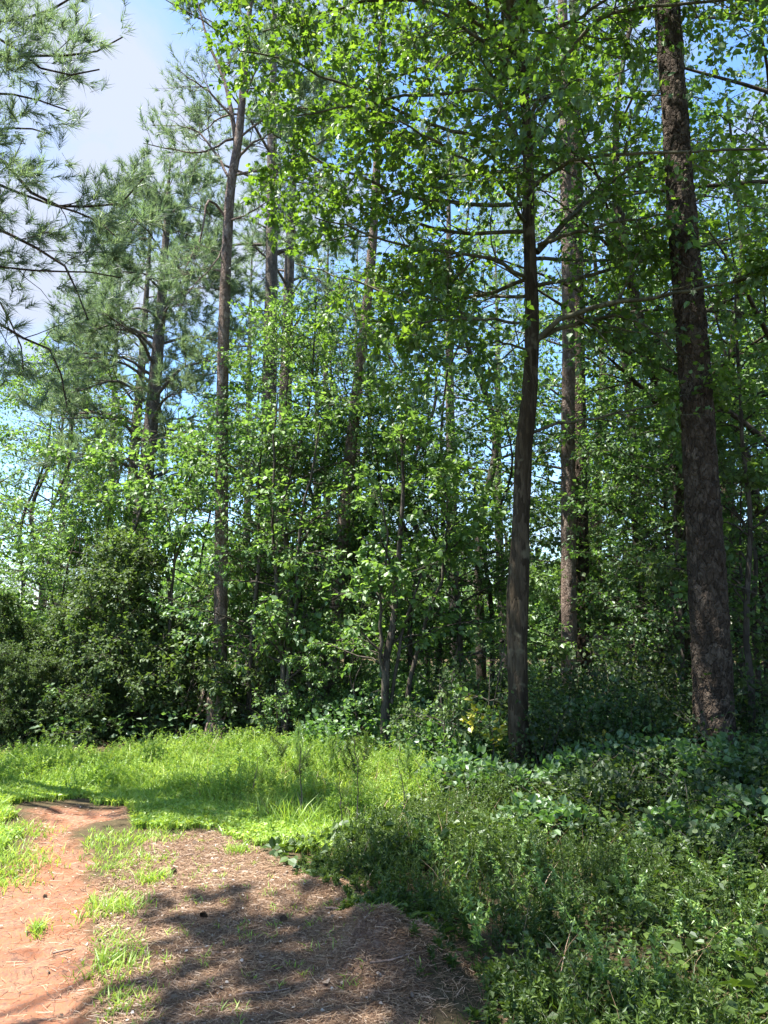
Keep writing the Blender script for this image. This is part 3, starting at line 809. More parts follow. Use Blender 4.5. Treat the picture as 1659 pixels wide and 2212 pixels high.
def litter_stuff():
    rng = np.random.default_rng(8)
    mb = MB()
    x, y = sample_poly(rng, LITTER2, 52000)
    x2, y2 = sample_poly(rng, TRACK, 14000)
    k = y2 > 2.6; x2 = x2[k]; y2 = y2[k]
    kk = rng.random(len(x2)) < np.clip(.25 + (.35 - poly_dist(x2, y2, TRACK)) * 1.5, .22, 1); x2 = x2[kk]; y2 = y2[kk]
    mx = []; my = []
    for c, h, r in MOUND:
        n = int(11000 * r); mx.append(c[0] + rng.normal(size=n) * r * .8); my.append(c[1] + rng.normal(size=n) * r * .8)
    x = np.concatenate([x, x2] + mx); y = np.concatenate([y, y2] + my)
    n = len(x)
    a = rng.uniform(0, math.pi, n); L = rng.uniform(.015, .08, n)
    d = np.stack([np.cos(a) * L, np.sin(a) * L, rng.normal(size=n) * .006], -1)
    b = on_ground(x, y, .004) + [0, 0, 1] * rng.uniform(0, .008, (n, 1))
    side = norm(np.stack([-np.sin(a), np.cos(a), rng.normal(size=n) * .4], -1))
    s = np.array([-.5, 0, .5])[None, :, None]
    bow = norm(rng.normal(size=(n, 1, 3)) * [1, 1, .2]) * .006 * (1 - (2 * s) ** 2)
    P = b[:, None] + d[:, None] * s + bow
    strips(mb, P, np.full((n, 3), .0009) * rng.uniform(.7, 1.8, (n, 1)), side, rng.random(n) ** 1.2)
    o = mb.build('pine_straw', M['straw'])
    tag(o, 'loose brown pine needles strewn over the bare ground', 'pine straw', None, 'stuff')
    mb = MB()
    x, y = sample_poly(rng, LITTER2, 700); x2, y2 = sample_poly(rng, TRACK, 160)
    x = np.concatenate([x, x2]); y = np.concatenate([y, y2]); k = y > 2.8; x = x[k]; y = y[k]
    p = on_ground(x, y, .012)
    leaves(mb, rng, p, rng.normal(size=p.shape) * [1, 1, .15], rng.uniform(.008, .022, len(p)) * np.where(rng.random(len(p)) < .06, 2.2, 1), 'heart', upj=.35)
    o = mb.build('leaf_litter', M['deadleaf'])
    tag(o, 'small dry grey and tan leaves scattered over the track', 'dead leaves', None, 'stuff')
litter_stuff()

# ================================================================== MAIN TREES
# --- big pine on the right
def big_right_pine():
    b = W(1548, 1690, 8.7); b[2] = 0
    T = Tree('pine_tree', b, 'thick dark pine with deeply plated bark, the widest trunk', 'pine tree', None, M['bark_pine'], M['pine'], 11)
    pts = [[b[0], b[1], -.1]] + TW([(1545, 1640, 8.72), (1538, 1450, 8.75), (1522, 1150, 8.8), (1500, 800, 8.85), (1472, 450, 8.9), (1440, 0, 9.0)])
    tp = pts[-1]; dr = norm(np.array(pts[-1]) - np.array(pts[-3]))
    pts += [tp + dr * 6, tp + dr * 13 + [.2, .3, 0]]
    T.trunk(pts, [.232, .22, .207, .195, .18, .165, .15, .12, .03], S=120, step=.022, rough=.03, flare=.22, plates=.028, pw=.075, ph=.15)
    top = np.array(tp)
    for i in range(16):
        h = T.rng.uniform(3, 12.5); o = top + dr * h; a = T.rng.uniform(0, 6.28); L = 3.6 * (1.1 - h / 16)
        d = np.array([math.cos(a), math.sin(a), .25])
        T.branch([o, o + d * L * .5, o + d * L + [0, 0, .3]], .05, .012, K=8, fn=pine_spray, n1=8, L1=1.0, n2=4, L2=.4, nt=2, m=9, w=.006, hole=False)
    T.finish()
big_right_pine()

# --- central broadleaf tree with the big leafy canopy
def centre_tree():
    b = W(1126, 1685, 9.1); b[2] = 0
    T = Tree('broadleaf_tree', b, 'tall dark-trunked broadleaf tree spreading its leafy canopy over the centre, trunk swollen halfway', 'tree', None, M['bark_broad'], [M['maple'], M['yellow']], 12)
    pts = [[b[0], b[1], -.1]] + TW([(1124, 1640, 9.1), (1120, 1480, 9.1), (1120, 1290, 9.1), (1127, 1100, 9.1), (1132, 960, 9.1), (1146, 800, 9.1), (1149, 640, 9.1), (1143, 480, 9.1), (1140, 300, 9.1), (1128, 150, 9.1), (1118, 0, 9.1)])
    pts += [pts[-1] + np.array([-.1, .1, 1.6]), pts[-1] + np.array([.1, 0, 3.6])]
    T.trunk(pts, [.135, .124, .115, .122, .1, .11, .092, .084, .078, .07, .062, .055, .042, .012], S=48, step=.035, rough=.16, flare=.45, plates=.006, pw=.035, ph=.16)
    kw = dict(fn=spray, n1=14, L1=1.1, n2=8, L2=.45, nl=11, size=.076, kind='mix', mat_=M['bark_moss'])
    D = 9.1
    limbs = [
        ([(1160, 735, D), (1210, 690, 9.0), (1290, 662, 8.8), (1420, 640, 8.6), (1530, 620, 8.4), (1680, 585, 8.2)], .04, .012),
        ([(1163, 730, D), (1235, 700, 9.1), (1330, 683, 9.0), (1395, 705, 8.9), (1460, 765, 8.8)], .034, .010),
        ([(1160, 545, D), (1225, 475, 9.2), (1300, 405, 9.3), (1400, 345, 9.4), (1500, 300, 9.6)], .04, .015),
        ([(1162, 530, D), (1235, 505, 8.9), (1330, 480, 8.6), (1440, 462, 8.4)], .028, .010),
        ([(1150, 935, D), (1190, 918, 9.1), (1300, 900, 9.0), (1420, 872, 8.9), (1500, 845, 8.8)], .022, .006),
        ([(1138, 600, D), (1050, 558, 8.9), (920, 540, 8.7), (790, 505, 8.5), (680, 470, 8.3)], .026, .008),
        ([(1128, 330, D), (1080, 215, 9.2), (1060, 160, 9.3), (1030, 80, 9.4), (985, 5, 9.5)], .036, .018),
        ([(1118, 210, D), (1060, 120, 9.2), (960, 130, 9.3), (850, 170, 9.4), (700, 230, 9.5)], .030, .010),
        ([(1125, 330, D), (1060, 200, 8.7), (950, 205, 8.5), (830, 215, 8.2), (640, 250, 7.9)], .028, .010),
        ([(1118, 170, D), (1075, 90, 9.0), (1050, 0, 9.0), (1040, -120, 9.0)], .034, .018),
        ([(1140, 200, D), (1170, 90, 9.0), (1240, 40, 8.8), (1350, -20, 8.6), (1500, -60, 8.4)], .03, .012),
        ([(1140, 260, D), (1230, 110, 8.6), (1310, 35, 8.2), (1450, 12, 7.9), (1680, -5, 7.6)], .030, .012),
        ([(1135, 420, D), (1180, 380, 8.2), (1260, 340, 7.5), (1380, 330, 7.0), (1560, 325, 6.6), (1700, 322, 6.4)], .028, .010),
        ([(1135, 480, D), (1080, 400, 8.4), (980, 330, 7.8), (860, 260, 7.3)], .026, .009),
        ([(1145, 700, D), (1060, 690, 8.6), (960, 690, 8.3), (860, 700, 8.1), (760, 690, 8.0)], .022, .007),
        ([(1140, 640, D), (1070, 640, 9.6), (960, 620, 10.2), (840, 600, 10.8)], .024, .008),
        ([(1150, 760, D), (1090, 740, 8.8), (1020, 745, 8.5), (930, 760, 8.3)], .018, .006),
        ([(1140, 380, D), (1100, 370, 9.8), (1000, 380, 10.6), (880, 400, 11.4)], .03, .009),
        ([(1140, 330, D), (1200, 260, 9.8), (1300, 180, 10.4), (1420, 120, 11.0)], .03, .01),
        ([(1138, 290, D), (1160, 240, 8.0), (1200, 200, 7.0), (1230, 180, 6.2)], .028, .009),
        ([(1130, 220, D), (1100, 150, 8.2), (1000, 60, 7.4), (900, 0, 6.9), (760, -60, 6.5)], .028, .009),
        ([(1120, 120, D), (980, 20, 9.0), (820, 0, 8.8), (680, 30, 8.6), (560, 70, 8.4)], .028, .009),
        ([(1120, 100, D), (960, -30, 8.8), (760, -60, 8.5), (600, -20, 8.2), (500, 10, 8.0)], .028, .009),
        ([(1130, 300, D), (960, 280, 8.8), (780, 200, 8.5), (620, 130, 8.3), (520, 110, 8.2)], .028, .009),
        ([(1140, 500, D), (980, 500, 9.2), (820, 460, 9.4), (680, 400, 9.6), (580, 390, 9.7)], .028, .009),
        ([(1145, 600, D), (1020, 640, 9.6), (880, 640, 10.0), (740, 600, 10.4), (640, 570, 10.7)], .028, .009),
        ([(1145, 560, D), (1250, 560, 9.8), (1370, 560, 10.4), (1480, 540, 11.0), (1600, 500, 11.4)], .028, .009),
        ([(1145, 620, D), (1260, 600, 9.3), (1400, 560, 9.6), (1560, 520, 10.2), (1700, 480, 10.6)], .028, .009),
        ([(1140, 440, D), (1000, 440, 9.0), (850, 410, 8.8), (700, 350, 8.6), (590, 290, 8.4)], .03, .009),
    ]
    for L, r0, r1 in limbs:
        T.branch(TW(L), r0, r1, K=16, **kw)
    # upper limbs above the frame
    top = np.array(pts[-3])
    for i in range(12):
        a = i * 2.4 + .3; h = T.rng.uniform(-.4, 3.0); L = T.rng.uniform(2.4, 3.6) * (1.1 - h / 6)
        o = top + [0, 0, h]; d = np.array([math.cos(a), math.sin(a), .35])
        T.branch([o, o + d * L * .5, o + d * L], .035, .01, K=10, **{**kw, 'kind': 'heart', 'n1': 9, 'n2': 6, 'nl': 7})
    # unseen long limbs added above the frame to shade the weeds in front
    for ex, ey, ez in ((-1.6, 5.2, 10.0), (-.4, 4.2, 9.2), (.8, 3.6, 8.8), (1.9, 3.4, 9.5), (-1.2, 3.0, 9.8), (.2, 6.0, 9.6), (1.5, 5.4, 9.2), (2.8, 4.6, 8.6), (-2.6, 4.4, 10.5), (-2.0, 3.2, 10.8), (-1.0, 4.4, 10.6), (-.2, 3.0, 10.2), (-2.8, 2.4, 11.2), (.6, 4.8, 10.2), (-1.6, 2.0, 10.6), (1.2, 2.6, 9.9), (2.2, 5.8, 9.8), (-2.0, 5.6, 10.9), (.4, 2.0, 9.8), (-.6, 7.0, 10.2), (3.2, 6.4, 9.2)):
        o = top + [0, 0, T.rng.uniform(-.8, 1.2)]; e = np.array([ex, ey, ez])
        T.branch([o, o * .6 + e * .4 + [0, 0, .7], e], .05, .012, K=12, **{**kw, 'kind': 'heart', 'n1': 11, 'n2': 6, 'nl': 7, 'size': .1})
    T.finish()
centre_tree()

def straight_pine(name, label, base_px, pts_px, radii, seed, wood, extra=8, crown=(8, 18), nl=22, Lb=2.6, plates=.008, S=40, step=.05, group=None, dens=1.0, fine=True):
    base = W(*base_px); base[2] = 0
    T = Tree(name, base, label, 'pine tree', group, wood, M['pine'], seed)
    pts = [[base[0], base[1], -.1]] + TW(pts_px)
    dr = norm(np.array(pts[-1]) - np.array(pts[-2])); dr = norm(dr + [0, 0, 1.0])
    pts += [np.array(pts[-1]) + dr * extra * .5, np.array(pts[-1]) + dr * extra]
    C, R = T.trunk(pts, radii, S=S, step=step, rough=.03, flare=.15, plates=plates, pw=.06, ph=.1)
    rng = T.rng
    for i in range(nl):
        z = crown[0] + (crown[1] - crown[0]) * (i + rng.random()) / nl
        j = np.argmin(np.abs(C[:, 2] - z)); o = C[j]
        f = (z - crown[0]) / (crown[1] - crown[0])
        L = Lb * (1.05 - .75 * f) * rng.uniform(.6, 1.15); a = i * 2.4 + rng.normal() * .4
        d = np.array([math.cos(a), math.sin(a), .0])
        T.branch([o, o + d * L * .4 + [0, 0, .18 * L], o + d * L + [0, 0, .22 * L * rng.uniform(-.6, 1.2)]], max(.012, R[j] * .3), .008, K=8,
                 fn=pine_spray, n1=9 * dens, L1=.85 * Lb / 2.6, n2=5, L2=.36, nt=4, m=11, w=.006, ln=.17)
    return T

# --- slender pine at the left edge of the grass
T = straight_pine('pine_tree', 'slender tall pine at the grass edge left of centre, pale dead wood at its foot', (472, 1582, 13.2),
    [(474, 1500, 13.2), (478, 1200, 13.2), (480, 900, 13.2), (484, 700, 13.2), (496, 430, 13.2), (516, 290, 13.2)],
    [.12, .115, .112, .105, .10, .088, .075, .05, .012], 21, M['bark_pine_red'], extra=4.6, crown=(10.5, 15.5), nl=12, Lb=2.2)
for L, r0 in (([(514, 345, 13.2), (545, 312, 13.1), (600, 280, 13)], .03), ([(498, 380, 13.2), (560, 370, 13.0), (640, 385, 12.8), (720, 380, 12.6)], .028),
              ([(492, 380, 13.2), (470, 340, 13.4), (420, 280, 13.6), (330, 270, 13.8)], .028), ([(488, 470, 13.2), (450, 430, 13.0), (430, 520, 12.9), (400, 580, 12.8)], .028),
              ([(486, 480, 13.2), (530, 465, 13.0), (590, 430, 12.8)], .022), ([(482, 585, 13.2), (440, 580, 13.2), (380, 600, 13.2)], .022),
              ([(512, 330, 13.2), (490, 200, 13.3), (455, 100, 13.4), (425, 0, 13.5), (400, -60, 13.5)], .05), ([(500, 250, 13.2), (440, 190, 13.0), (380, 150, 12.9)], .025),
              ([(488, 500, 13.2), (470, 560, 12.8), (400, 640, 12.6)], .02), ([(505, 300, 13.2), (430, 330, 13), (360, 320, 13)], .025)):
    T.branch(TW(L), r0, .008, K=10, fn=pine_spray, n1=8, L1=.75, n2=4, L2=.35, nt=3, m=10, w=.005, ln=.15)
T.finish()

# --- leaning pine left of centre, behind the thicket
T = straight_pine('pine_tree', 'leaning pine in the middle behind the leafy thicket, crown mostly bare limbs', (712, 1580, 13.4),
    [(716, 1480, 13.4), (730, 1280, 13.4), (745, 1100, 13.4), (765, 900, 13.4), (782, 750, 13.4), (800, 580, 13.4), (812, 400, 13.4)],
    [.13, .125, .118, .11, .10, .095, .088, .075, .05, .012], 22, M['bark_pine_red'], extra=5, crown=(9.5, 15), nl=14, Lb=2.6)
for L, r0 in (([(790, 690, 13.4), (840, 770, 13.2), (885, 820, 13.0), (925, 870, 12.9)], .028), ([(785, 720, 13.4), (840, 735, 13.3), (890, 800, 13.2)], .022),
              ([(798, 600, 13.4), (860, 640, 13.3), (900, 660, 13.2)], .02), ([(798, 620, 13.4), (830, 590, 13.2), (880, 540, 13)], .022), ([(786, 700, 13.4), (740, 640, 13.6), (700, 620, 13.8)], .02)):
    T.branch(TW(L), r0, .007, K=10, fn=pine_spray, n1=4, L1=.6, n2=2, L2=.3, nt=2, m=8, w=.005)
T.finish()

# --- dense pine at the left
T = straight_pine('pine_tree', 'bushy dark-crowned pine at the left with level limbs all up its trunk', (285, 1560, 17.5),
    [(300, 1180, 17.5), (318, 1000, 17.5), (335, 820, 17.5), (350, 640, 17.5), (360, 480, 17.5)],
    [.2, .19, .17, .15, .11, .07, .04, .01], 23, M['bark_grey'], extra=1.6, crown=(4.5, 12.8), nl=46, Lb=3.1, dens=1.2)
T.finish()
# --- pines behind it
T = straight_pine('pine_tree', 'narrow pine close behind the bushy left pine, bare lower trunk', (262, 1560, 21),
    [(280, 1150, 21), (292, 950, 21), (305, 800, 21)], [.16, .15, .13, .11, .07, .02], 24, M['bark_grey'], extra=5, crown=(7, 14), nl=20, Lb=2.6, S=20, step=.1, plates=0)
T.finish()
T = straight_pine('pine_tree', 'tall straight pine behind the gap between the two middle pines', (600, 1560, 21),
    [(610, 1100, 21), (618, 800, 21), (626, 550, 21), (632, 420, 21)], [.2, .19, .17, .14, .11, .07, .02], 25, M['bark_grey'], extra=4, crown=(9.0, 17), nl=26, Lb=3.2, S=20, step=.1, plates=0)
T.finish()
# --- pair of pines between the centre tree and the big pine
T = straight_pine('pine_tree', 'straight pine with pinkish plated bark right of the centre tree', (1230, 1580, 13.6),
    [(1230, 1450, 13.6), (1228, 1200, 13.6), (1227, 950, 13.6), (1228, 700, 13.6), (1222, 400, 13.6), (1215, 0, 13.6)],
    [.145, .138, .13, .124, .118, .11, .10, .085, .05, .015], 26, M['bark_pine_red'], extra=7, crown=(13, 21), nl=16, Lb=3, plates=.011, S=56, step=.035)
T.finish()
T = straight_pine('pine_tree', 'darker pine half hidden directly behind the pinkish plated pine', (1264, 1560, 15.6),
    [(1262, 1450, 15.6), (1258, 1250, 15.6), (1254, 1000, 15.6), (1250, 700, 15.6), (1245, 350, 15.6), (1240, 0, 15.6)],
    [.17, .16, .14, .13, .125, .12, .11, .09, .05, .015], 27, M['bark_pine'], extra=7, crown=(14, 22), nl=16, Lb=3, plates=.009, S=40, step=.05)
T.finish()

# --- near pine outside the left edge, its boughs reach in
def near_left_pine():
    b = np.array([-7.6, 8.6, 0.0])
    T = Tree('pine_tree', b, 'large pine left of the track, only its boughs reach in at top left', 'pine tree', None, M['bark_pine'], M['pine'], 31)
    T.trunk([b - [0, 0, .1], b + [.02, 0, 4], b + [.1, 0, 8], b + [.1, .1, 13], b + [.1, .1, 17]], [.24, .21, .18, .11, .02], S=48, step=.06, rough=.03, flare=.15, plates=.012)
    kw = dict(fn=pine_spray, n1=17, L1=.9, n2=6, L2=.34, nt=4, m=20, w=.0036, ln=.15, keep=.42, t0=.42)
    a = b + [.1, 0, 0]
    for h, L, r in (
        (6.6, [(-150, 60, 7.0), (0, 45, 7.1), (80, 35, 7.2), (140, 0, 7.2), (210, -40, 7.3)], .04),
        (6.0, [(-150, 150, 7.0), (0, 132, 7.0), (110, 120, 7.1), (190, 110, 7.1), (265, 80, 7.2)], .035),
        (5.6, [(-150, 60, 6.9), (0, 80, 6.9), (60, 130, 6.9), (150, 165, 6.9), (215, 150, 6.9)], .03),
        (5.2, [(-150, 240, 7.0), (0, 205, 7.0), (80, 215, 7.0), (150, 240, 7.1)], .03),
        (5.0, [(-150, 330, 7.2), (-20, 330, 7.2), (80, 425, 7.2), (170, 450, 7.2), (260, 440, 7.1), (310, 385, 7.0)], .04),
        (4.8, [(-150, 370, 7.0), (0, 405, 7.0), (110, 440, 7.0), (200, 470, 6.9), (260, 520, 6.8)], .03),
        (4.6, [(-200, 460, 7.0), (0, 500, 7.0), (60, 525, 7.0), (120, 560, 7.0), (160, 610, 7.0), (190, 690, 6.9)], .035),
        (4.4, [(-200, 560, 7.3), (0, 580, 7.3), (110, 590, 7.3), (200, 585, 7.3), (260, 600, 7.3)], .022),
        (4.2, [(-200, 660, 7.2), (0, 700, 7.2), (60, 740, 7.2), (120, 770, 7.2), (145, 880, 7.2)], .03),
        (4.1, [(-200, 640, 7.5), (0, 655, 7.5), (30, 720, 7.5), (50, 800, 7.5)], .02),
        (6.2, [(-200, 300, 7.5), (-50, 280, 7.5), (50, 275, 7.6), (110, 290, 7.6)], .03),
        (6.9, [(-250, 0, 7.5), (-50, -60, 7.5), (60, -60, 7.6), (180, -90, 7.6)], .03),
    ):
        pts = TW(L)
        o = np.array([b[0] + .1, b[1], min(pts[0][2] - .4, pts[0][2])])
        T.branch([o] + pts, r * 1.2, .007, K=18, **kw)
    for i in range(14):
        h = T.rng.uniform(9.5, 16.5); an = T.rng.uniform(1.8, 5.2); L = 3.2 * (1.1 - (h - 8) / 12)
        o = b + [.1, .05, h]; d = np.array([math.cos(an), math.sin(an), .2])
        T.branch([o, o + d * L * .5, o + d * L], .04, .01, K=8, fn=pine_spray, n1=8, L1=.9, n2=4, L2=.36, nt=2, m=8, w=.006, keep=.03, hole=False)
    T.finish()
near_left_pine()

def side_pine():  # unseen pine added so its boughs dapple the litter with shade
    b = np.array([-5.1, 2.5, 0.0])
    T = Tree('pine_tree', b, 'added pine out of view on the left, placed to shade the litter', 'pine tree', None, M['bark_pine'], M['pine'], 33)
    T.trunk([b - [0, 0, .1], b + [.02, 0, 4], b + [0, 0, 8], b + [0, .1, 12], b + [0, .1, 15]], [.2, .18, .15, .09, .02], S=48, step=.06, rough=.03, flare=.15, plates=.012)
    for ex, ey, ez in ((-3.0, 4.4, 8.6), (-3.4, 3.6, 9.0), (-3.6, 4.6, 10.0), (-2.9, 3.4, 9.8), (-3.9, 3.0, 10.2), (-3.2, 5.0, 9.4), (-3.0, 2.6, 10.6), (-4.0, 4.2, 8.4), (-2.6, 4.2, 10.6), (-6.8, 2.0, 9.5), (-6.4, 3.6, 10.5), (-5.4, .6, 10.0), (-4.4, .9, 11), (-6.2, 1.2, 11.6)):
        o = b + [0, 0, ez - 1.0]; e = np.array([ex, ey, ez])
        T.branch([o, o * .5 + e * .5 + [0, 0, .3], e], .035, .008, K=14, fn=pine_spray, n1=13, L1=.8, n2=5, L2=.34, nt=4, m=14, w=.006, ln=.17, keep=.06, t0=.35, hole=False)
    T.finish()
side_pine()

# ================================================================== TREE KINDS TO COPY
def kind_broad(name, seed, H, r, z0, spread, leafm, woodm, nlimb=16, size=.1, n1=6, n2=5, nl=7, stems=1, L1=.9, L2=.45, lean=.0, kind='diamond', cat='tree', up=.45, cone=False, flat=.65, upj=.45):
    T = Tree(name, (0, 0, 0), 'x', cat, None, woodm, leafm, seed)
    rng = T.rng
    mb = MB(); lb = MB()
    for s in range(stems):
        a = rng.uniform(0, 6.28) ; le = (lean + (.16 if stems > 1 else 0)) * H * rng.uniform(.6, 1.2)
        hh = H * (1 if s == 0 else rng.uniform(.65, .95)); d = np.array([math.cos(a), math.sin(a), 0]) * le
        o = np.array([rng.normal() * .08, rng.normal() * .08, 0]) if stems > 1 else np.zeros(3)
        pts = [o - [0, 0, .1], o + d * .25 + [0, 0, hh * .3], o + d * .5 + [rng.normal() * .03 * hh, rng.normal() * .03 * hh, hh * .5], o + d * .7 + [rng.normal() * .03 * hh, rng.normal() * .03 * hh, hh * .72], o + d + [0, 0, hh]]
        C, R = trunk_mesh(mb, rng, pts, [r, r * .8, r * .5, r * .12], S=8, step=.3, rough=.08)
        nlm = nlimb // stems
        for i in range(nlm):
            f = z0 / H + (1 - z0 / H) * (i + rng.random()) / nlm
            j = min(len(C) - 1, int(f * (len(C) - 1)))
            g = (f - z0 / H) / (1 - z0 / H + 1e-6)
            L = spread * (.35 + 1.1 * math.sin(math.pi * min(1, .25 + .75 * g)) * .65) * rng.uniform(.7, 1.15)
            if cone: L = spread * (1.08 - g) * rng.uniform(.8, 1.15)
            an = i * 2.4 + rng.normal() * .4; dd = np.array([math.cos(an), math.sin(an), up * rng.uniform(.3, 1.3)])
            P, Q = limb(rng, [C[j], C[j] + dd * L * .5, C[j] + dd * L + [0, 0, -.08 * L]], max(.006, R[j] * .45), .005, 7)
            tubes(mb, P, Q, 5)
            spray(rng, mb, lb, P[None], Q[None], n1=n1, L1=L1, n2=n2, L2=L2, nl=nl, size=size, kind=kind, prune=False, hole=False, t0=.25, flat=flat, upj=upj)
    mb.build('trunk', woodm, T.root, (0, 0, 0), smooth=True)
    lb.build('crown', leafm, T.root, (0, 0, 0))
    return T.root
def kind_pine(name, seed, H, r, z0, spread, nl=26, m=7, w=.009):
    T = Tree(name, (0, 0, 0), 'x', 'pine tree', None, M['bark_pine'], M['pine'], seed)
    rng = T.rng; mb = MB(); lb = MB()
    C, R = trunk_mesh(mb, rng, [(0, 0, -.1), (.1, 0, H * .35), (.0, .1, H * .7), (0, 0, H)], [r, r * .85, r * .5, r * .08], S=12, step=.25, rough=.05)
    for i in range(nl):
        f = (i + rng.random()) / nl; z = z0 + (H - z0) * f
        j = np.argmin(np.abs(C[:, 2] - z)); L = spread * (1.05 - .75 * f) * rng.uniform(.6, 1.15); an = i * 2.4
        d = np.array([math.cos(an), math.sin(an), 0])
        P, Q = limb(rng, [C[j], C[j] + d * L * .5 + [0, 0, .15 * L], C[j] + d * L + [0, 0, .2 * L]], max(.015, R[j] * .35), .01, 7)
        tubes(mb, P, Q, 5)
        pine_spray(rng, mb, lb, P[None], Q[None], n1=7, L1=.9, n2=3, L2=.4, nt=2, m=m, w=w, ln=.2, prune=False, hole=False)
    mb.build('trunk', M['bark_grey'], T.root, (0, 0, 0), smooth=True)
    lb.build('crown', M['pine'], T.root, (0, 0, 0))
    return T.root

KINDS = {
    'tallA': kind_broad('broadleaf_tree', 101, 15, .15, 4.0, 3.2, M['broad'], M['bark_thin'], nlimb=26, size=.12, n1=7, n2=5, nl=5, L1=1.1, L2=.5),
    'tallB': kind_broad('broadleaf_tree', 102, 13, .12, 2.5, 2.8, M['bright'], M['bark_thin'], nlimb=24, size=.11, n1=7, n2=5, nl=5, L1=1.0, L2=.5),
    'tallC': kind_broad('broadleaf_tree', 103, 17, .17, 5.0, 3.4, M['broad'], M['bark_broad'], nlimb=28, size=.12, n1=7, n2=5, nl=5, L1=1.1, L2=.5),
    'underA': kind_broad('understory_tree', 111, 6.2, .05, 1.0, 1.9, M['broad'], M['bark_thin'], nlimb=20, size=.085, n1=8, n2=5, nl=9, L1=.8, L2=.38, lean=.08, flat=.85, upj=.3),
    'underB': kind_broad('understory_tree', 112, 5.0, .04, .7, 1.7, M['bright'], M['bark_thin'], nlimb=18, size=.09, n1=8, n2=5, nl=9, L1=.75, L2=.36, stems=2, kind='diamond', flat=.85, upj=.25),
    'underC': kind_broad('understory_tree', 113, 4.2, .035, .5, 1.6, M['dark'], M['bark_thin'], nlimb=20, size=.09, n1=6, n2=5, nl=8, L1=.65, L2=.34, stems=3),
    'underD': kind_broad('understory_tree', 114, 8.0, .06, 1.5, 2.1, M['bright'], M['bark_thin'], nlimb=22, size=.08, n1=8, n2=5, nl=9, L1=.9, L2=.4, lean=.1, flat=.8),
    'bushA': kind_broad('evergreen_bush', 115, 3.0, .05, .05, 1.45, M['dark'], M['bark_thin'], nlimb=46, size=.06, n1=7, n2=5, nl=15, L1=.5, L2=.26, cone=True, up=.35, flat=.4, cat='bush'),
    'shrubA': kind_broad('shrub', 121, 1.6, .018, .1, .8, M['dark'], M['bark_thin'], nlimb=14, size=.075, n1=4, n2=4, nl=7, L1=.36, L2=.2, stems=3, cat='shrub'),
    'shrubB': kind_broad('shrub', 122, 1.2, .014, .1, .7, M['bright'], M['bark_thin'], nlimb=12, size=.065, n1=4, n2=4, nl=7, L1=.32, L2=.18, stems=3, cat='shrub'),
    'pineA': kind_pine('pine_tree', 131, 21, .2, 10, 3.2),
    'pineB': kind_pine('pine_tree', 132, 18, .17, 7, 3.0, nl=30),
}
USED = set()
def where(x, y):
    px, py = proj(np.array([[x, y, 1.5]])); px = px[0]
    marks = [(-400, None), (120, 'the left edge'), (285, 'the bushy pine'), (475, 'the slender pine'), (715, 'the leaning pine'), (850, 'the forked sapling'), (1125, 'the centre tree'), (1250, 'the pinkish pine'), (1540, 'the thickest pine')]
    best = min(marks[1:], key=lambda m: abs(m[0] - px))
    if px < -30: return 'beyond the left edge'
    if px > 1690: return 'beyond the right edge'
    if best[1] == 'the left edge': return 'near the left edge'
    if abs(best[0] - px) < 35: return 'behind ' + best[1]
    return ('left of ' if px < best[0] else 'right of ') + best[1]
LOOK = {'tall': ['slender broadleaf tree', 'pale leaved tree', 'high crowned tree'],
        'unde': ['thin understory tree', 'light green twin stemmed small tree', 'dark glossy small tree', 'wispy understory tree'],
        'shru': ['dark waist high shrub', 'light green low shrub'], 'pine': ['bare legged pine', 'full crowned pine'], 'bush': ['conical dark evergreen bush']}
def put(k, x, y, rz, s=1.0, label=None):
    src = KINDS[k]
    depth = 'deep in woods' if y > 28 else ('well back' if y > 18 else ('at woods edge' if y < 13.5 else 'slightly back'))
    lk = LOOK[k[:4]]['ABCD'.index(k[-1])]
    lab = label or f'{lk} {depth}, {where(x, y)}'
    grp = {'tall': 'broadleaf trees in the woods', 'unde': 'understory trees', 'shru': 'shrubs along the forest floor', 'pine': 'background pines', 'bush': 'dark evergreen bushes at the left'}[k[:4]]
    z = float(gz(np.array([x]), np.array([y]))[0]) - .02
    if k not in USED:
        USED.add(k); src.location = (x, y, z); src.rotation_euler = (0, 0, rz); src.scale = (s, s, s)
        src['label'] = lab; src['group'] = grp
        return src
    return copy_thing(src, (x, y, z), rz, s, lab, grp)

def shades_sunlit(x, y, z0, z1, rad):
    for z in np.linspace(z0, z1, 5):
        for ox, oy in ((0, 0), (rad, 0), (-rad, 0), (0, rad), (0, -rad)):
            sx = x + ox - SUNDIR[0] / SUNDIR[2] * z; sy = y + oy - SUNDIR[1] / SUNDIR[2] * z
            if in_poly(np.array([sx]), np.array([sy]), SUNLIT)[0]: return True
    return False

rng = np.random.default_rng(77)
def PX(px, d): return W(px, 1400, d)[0]
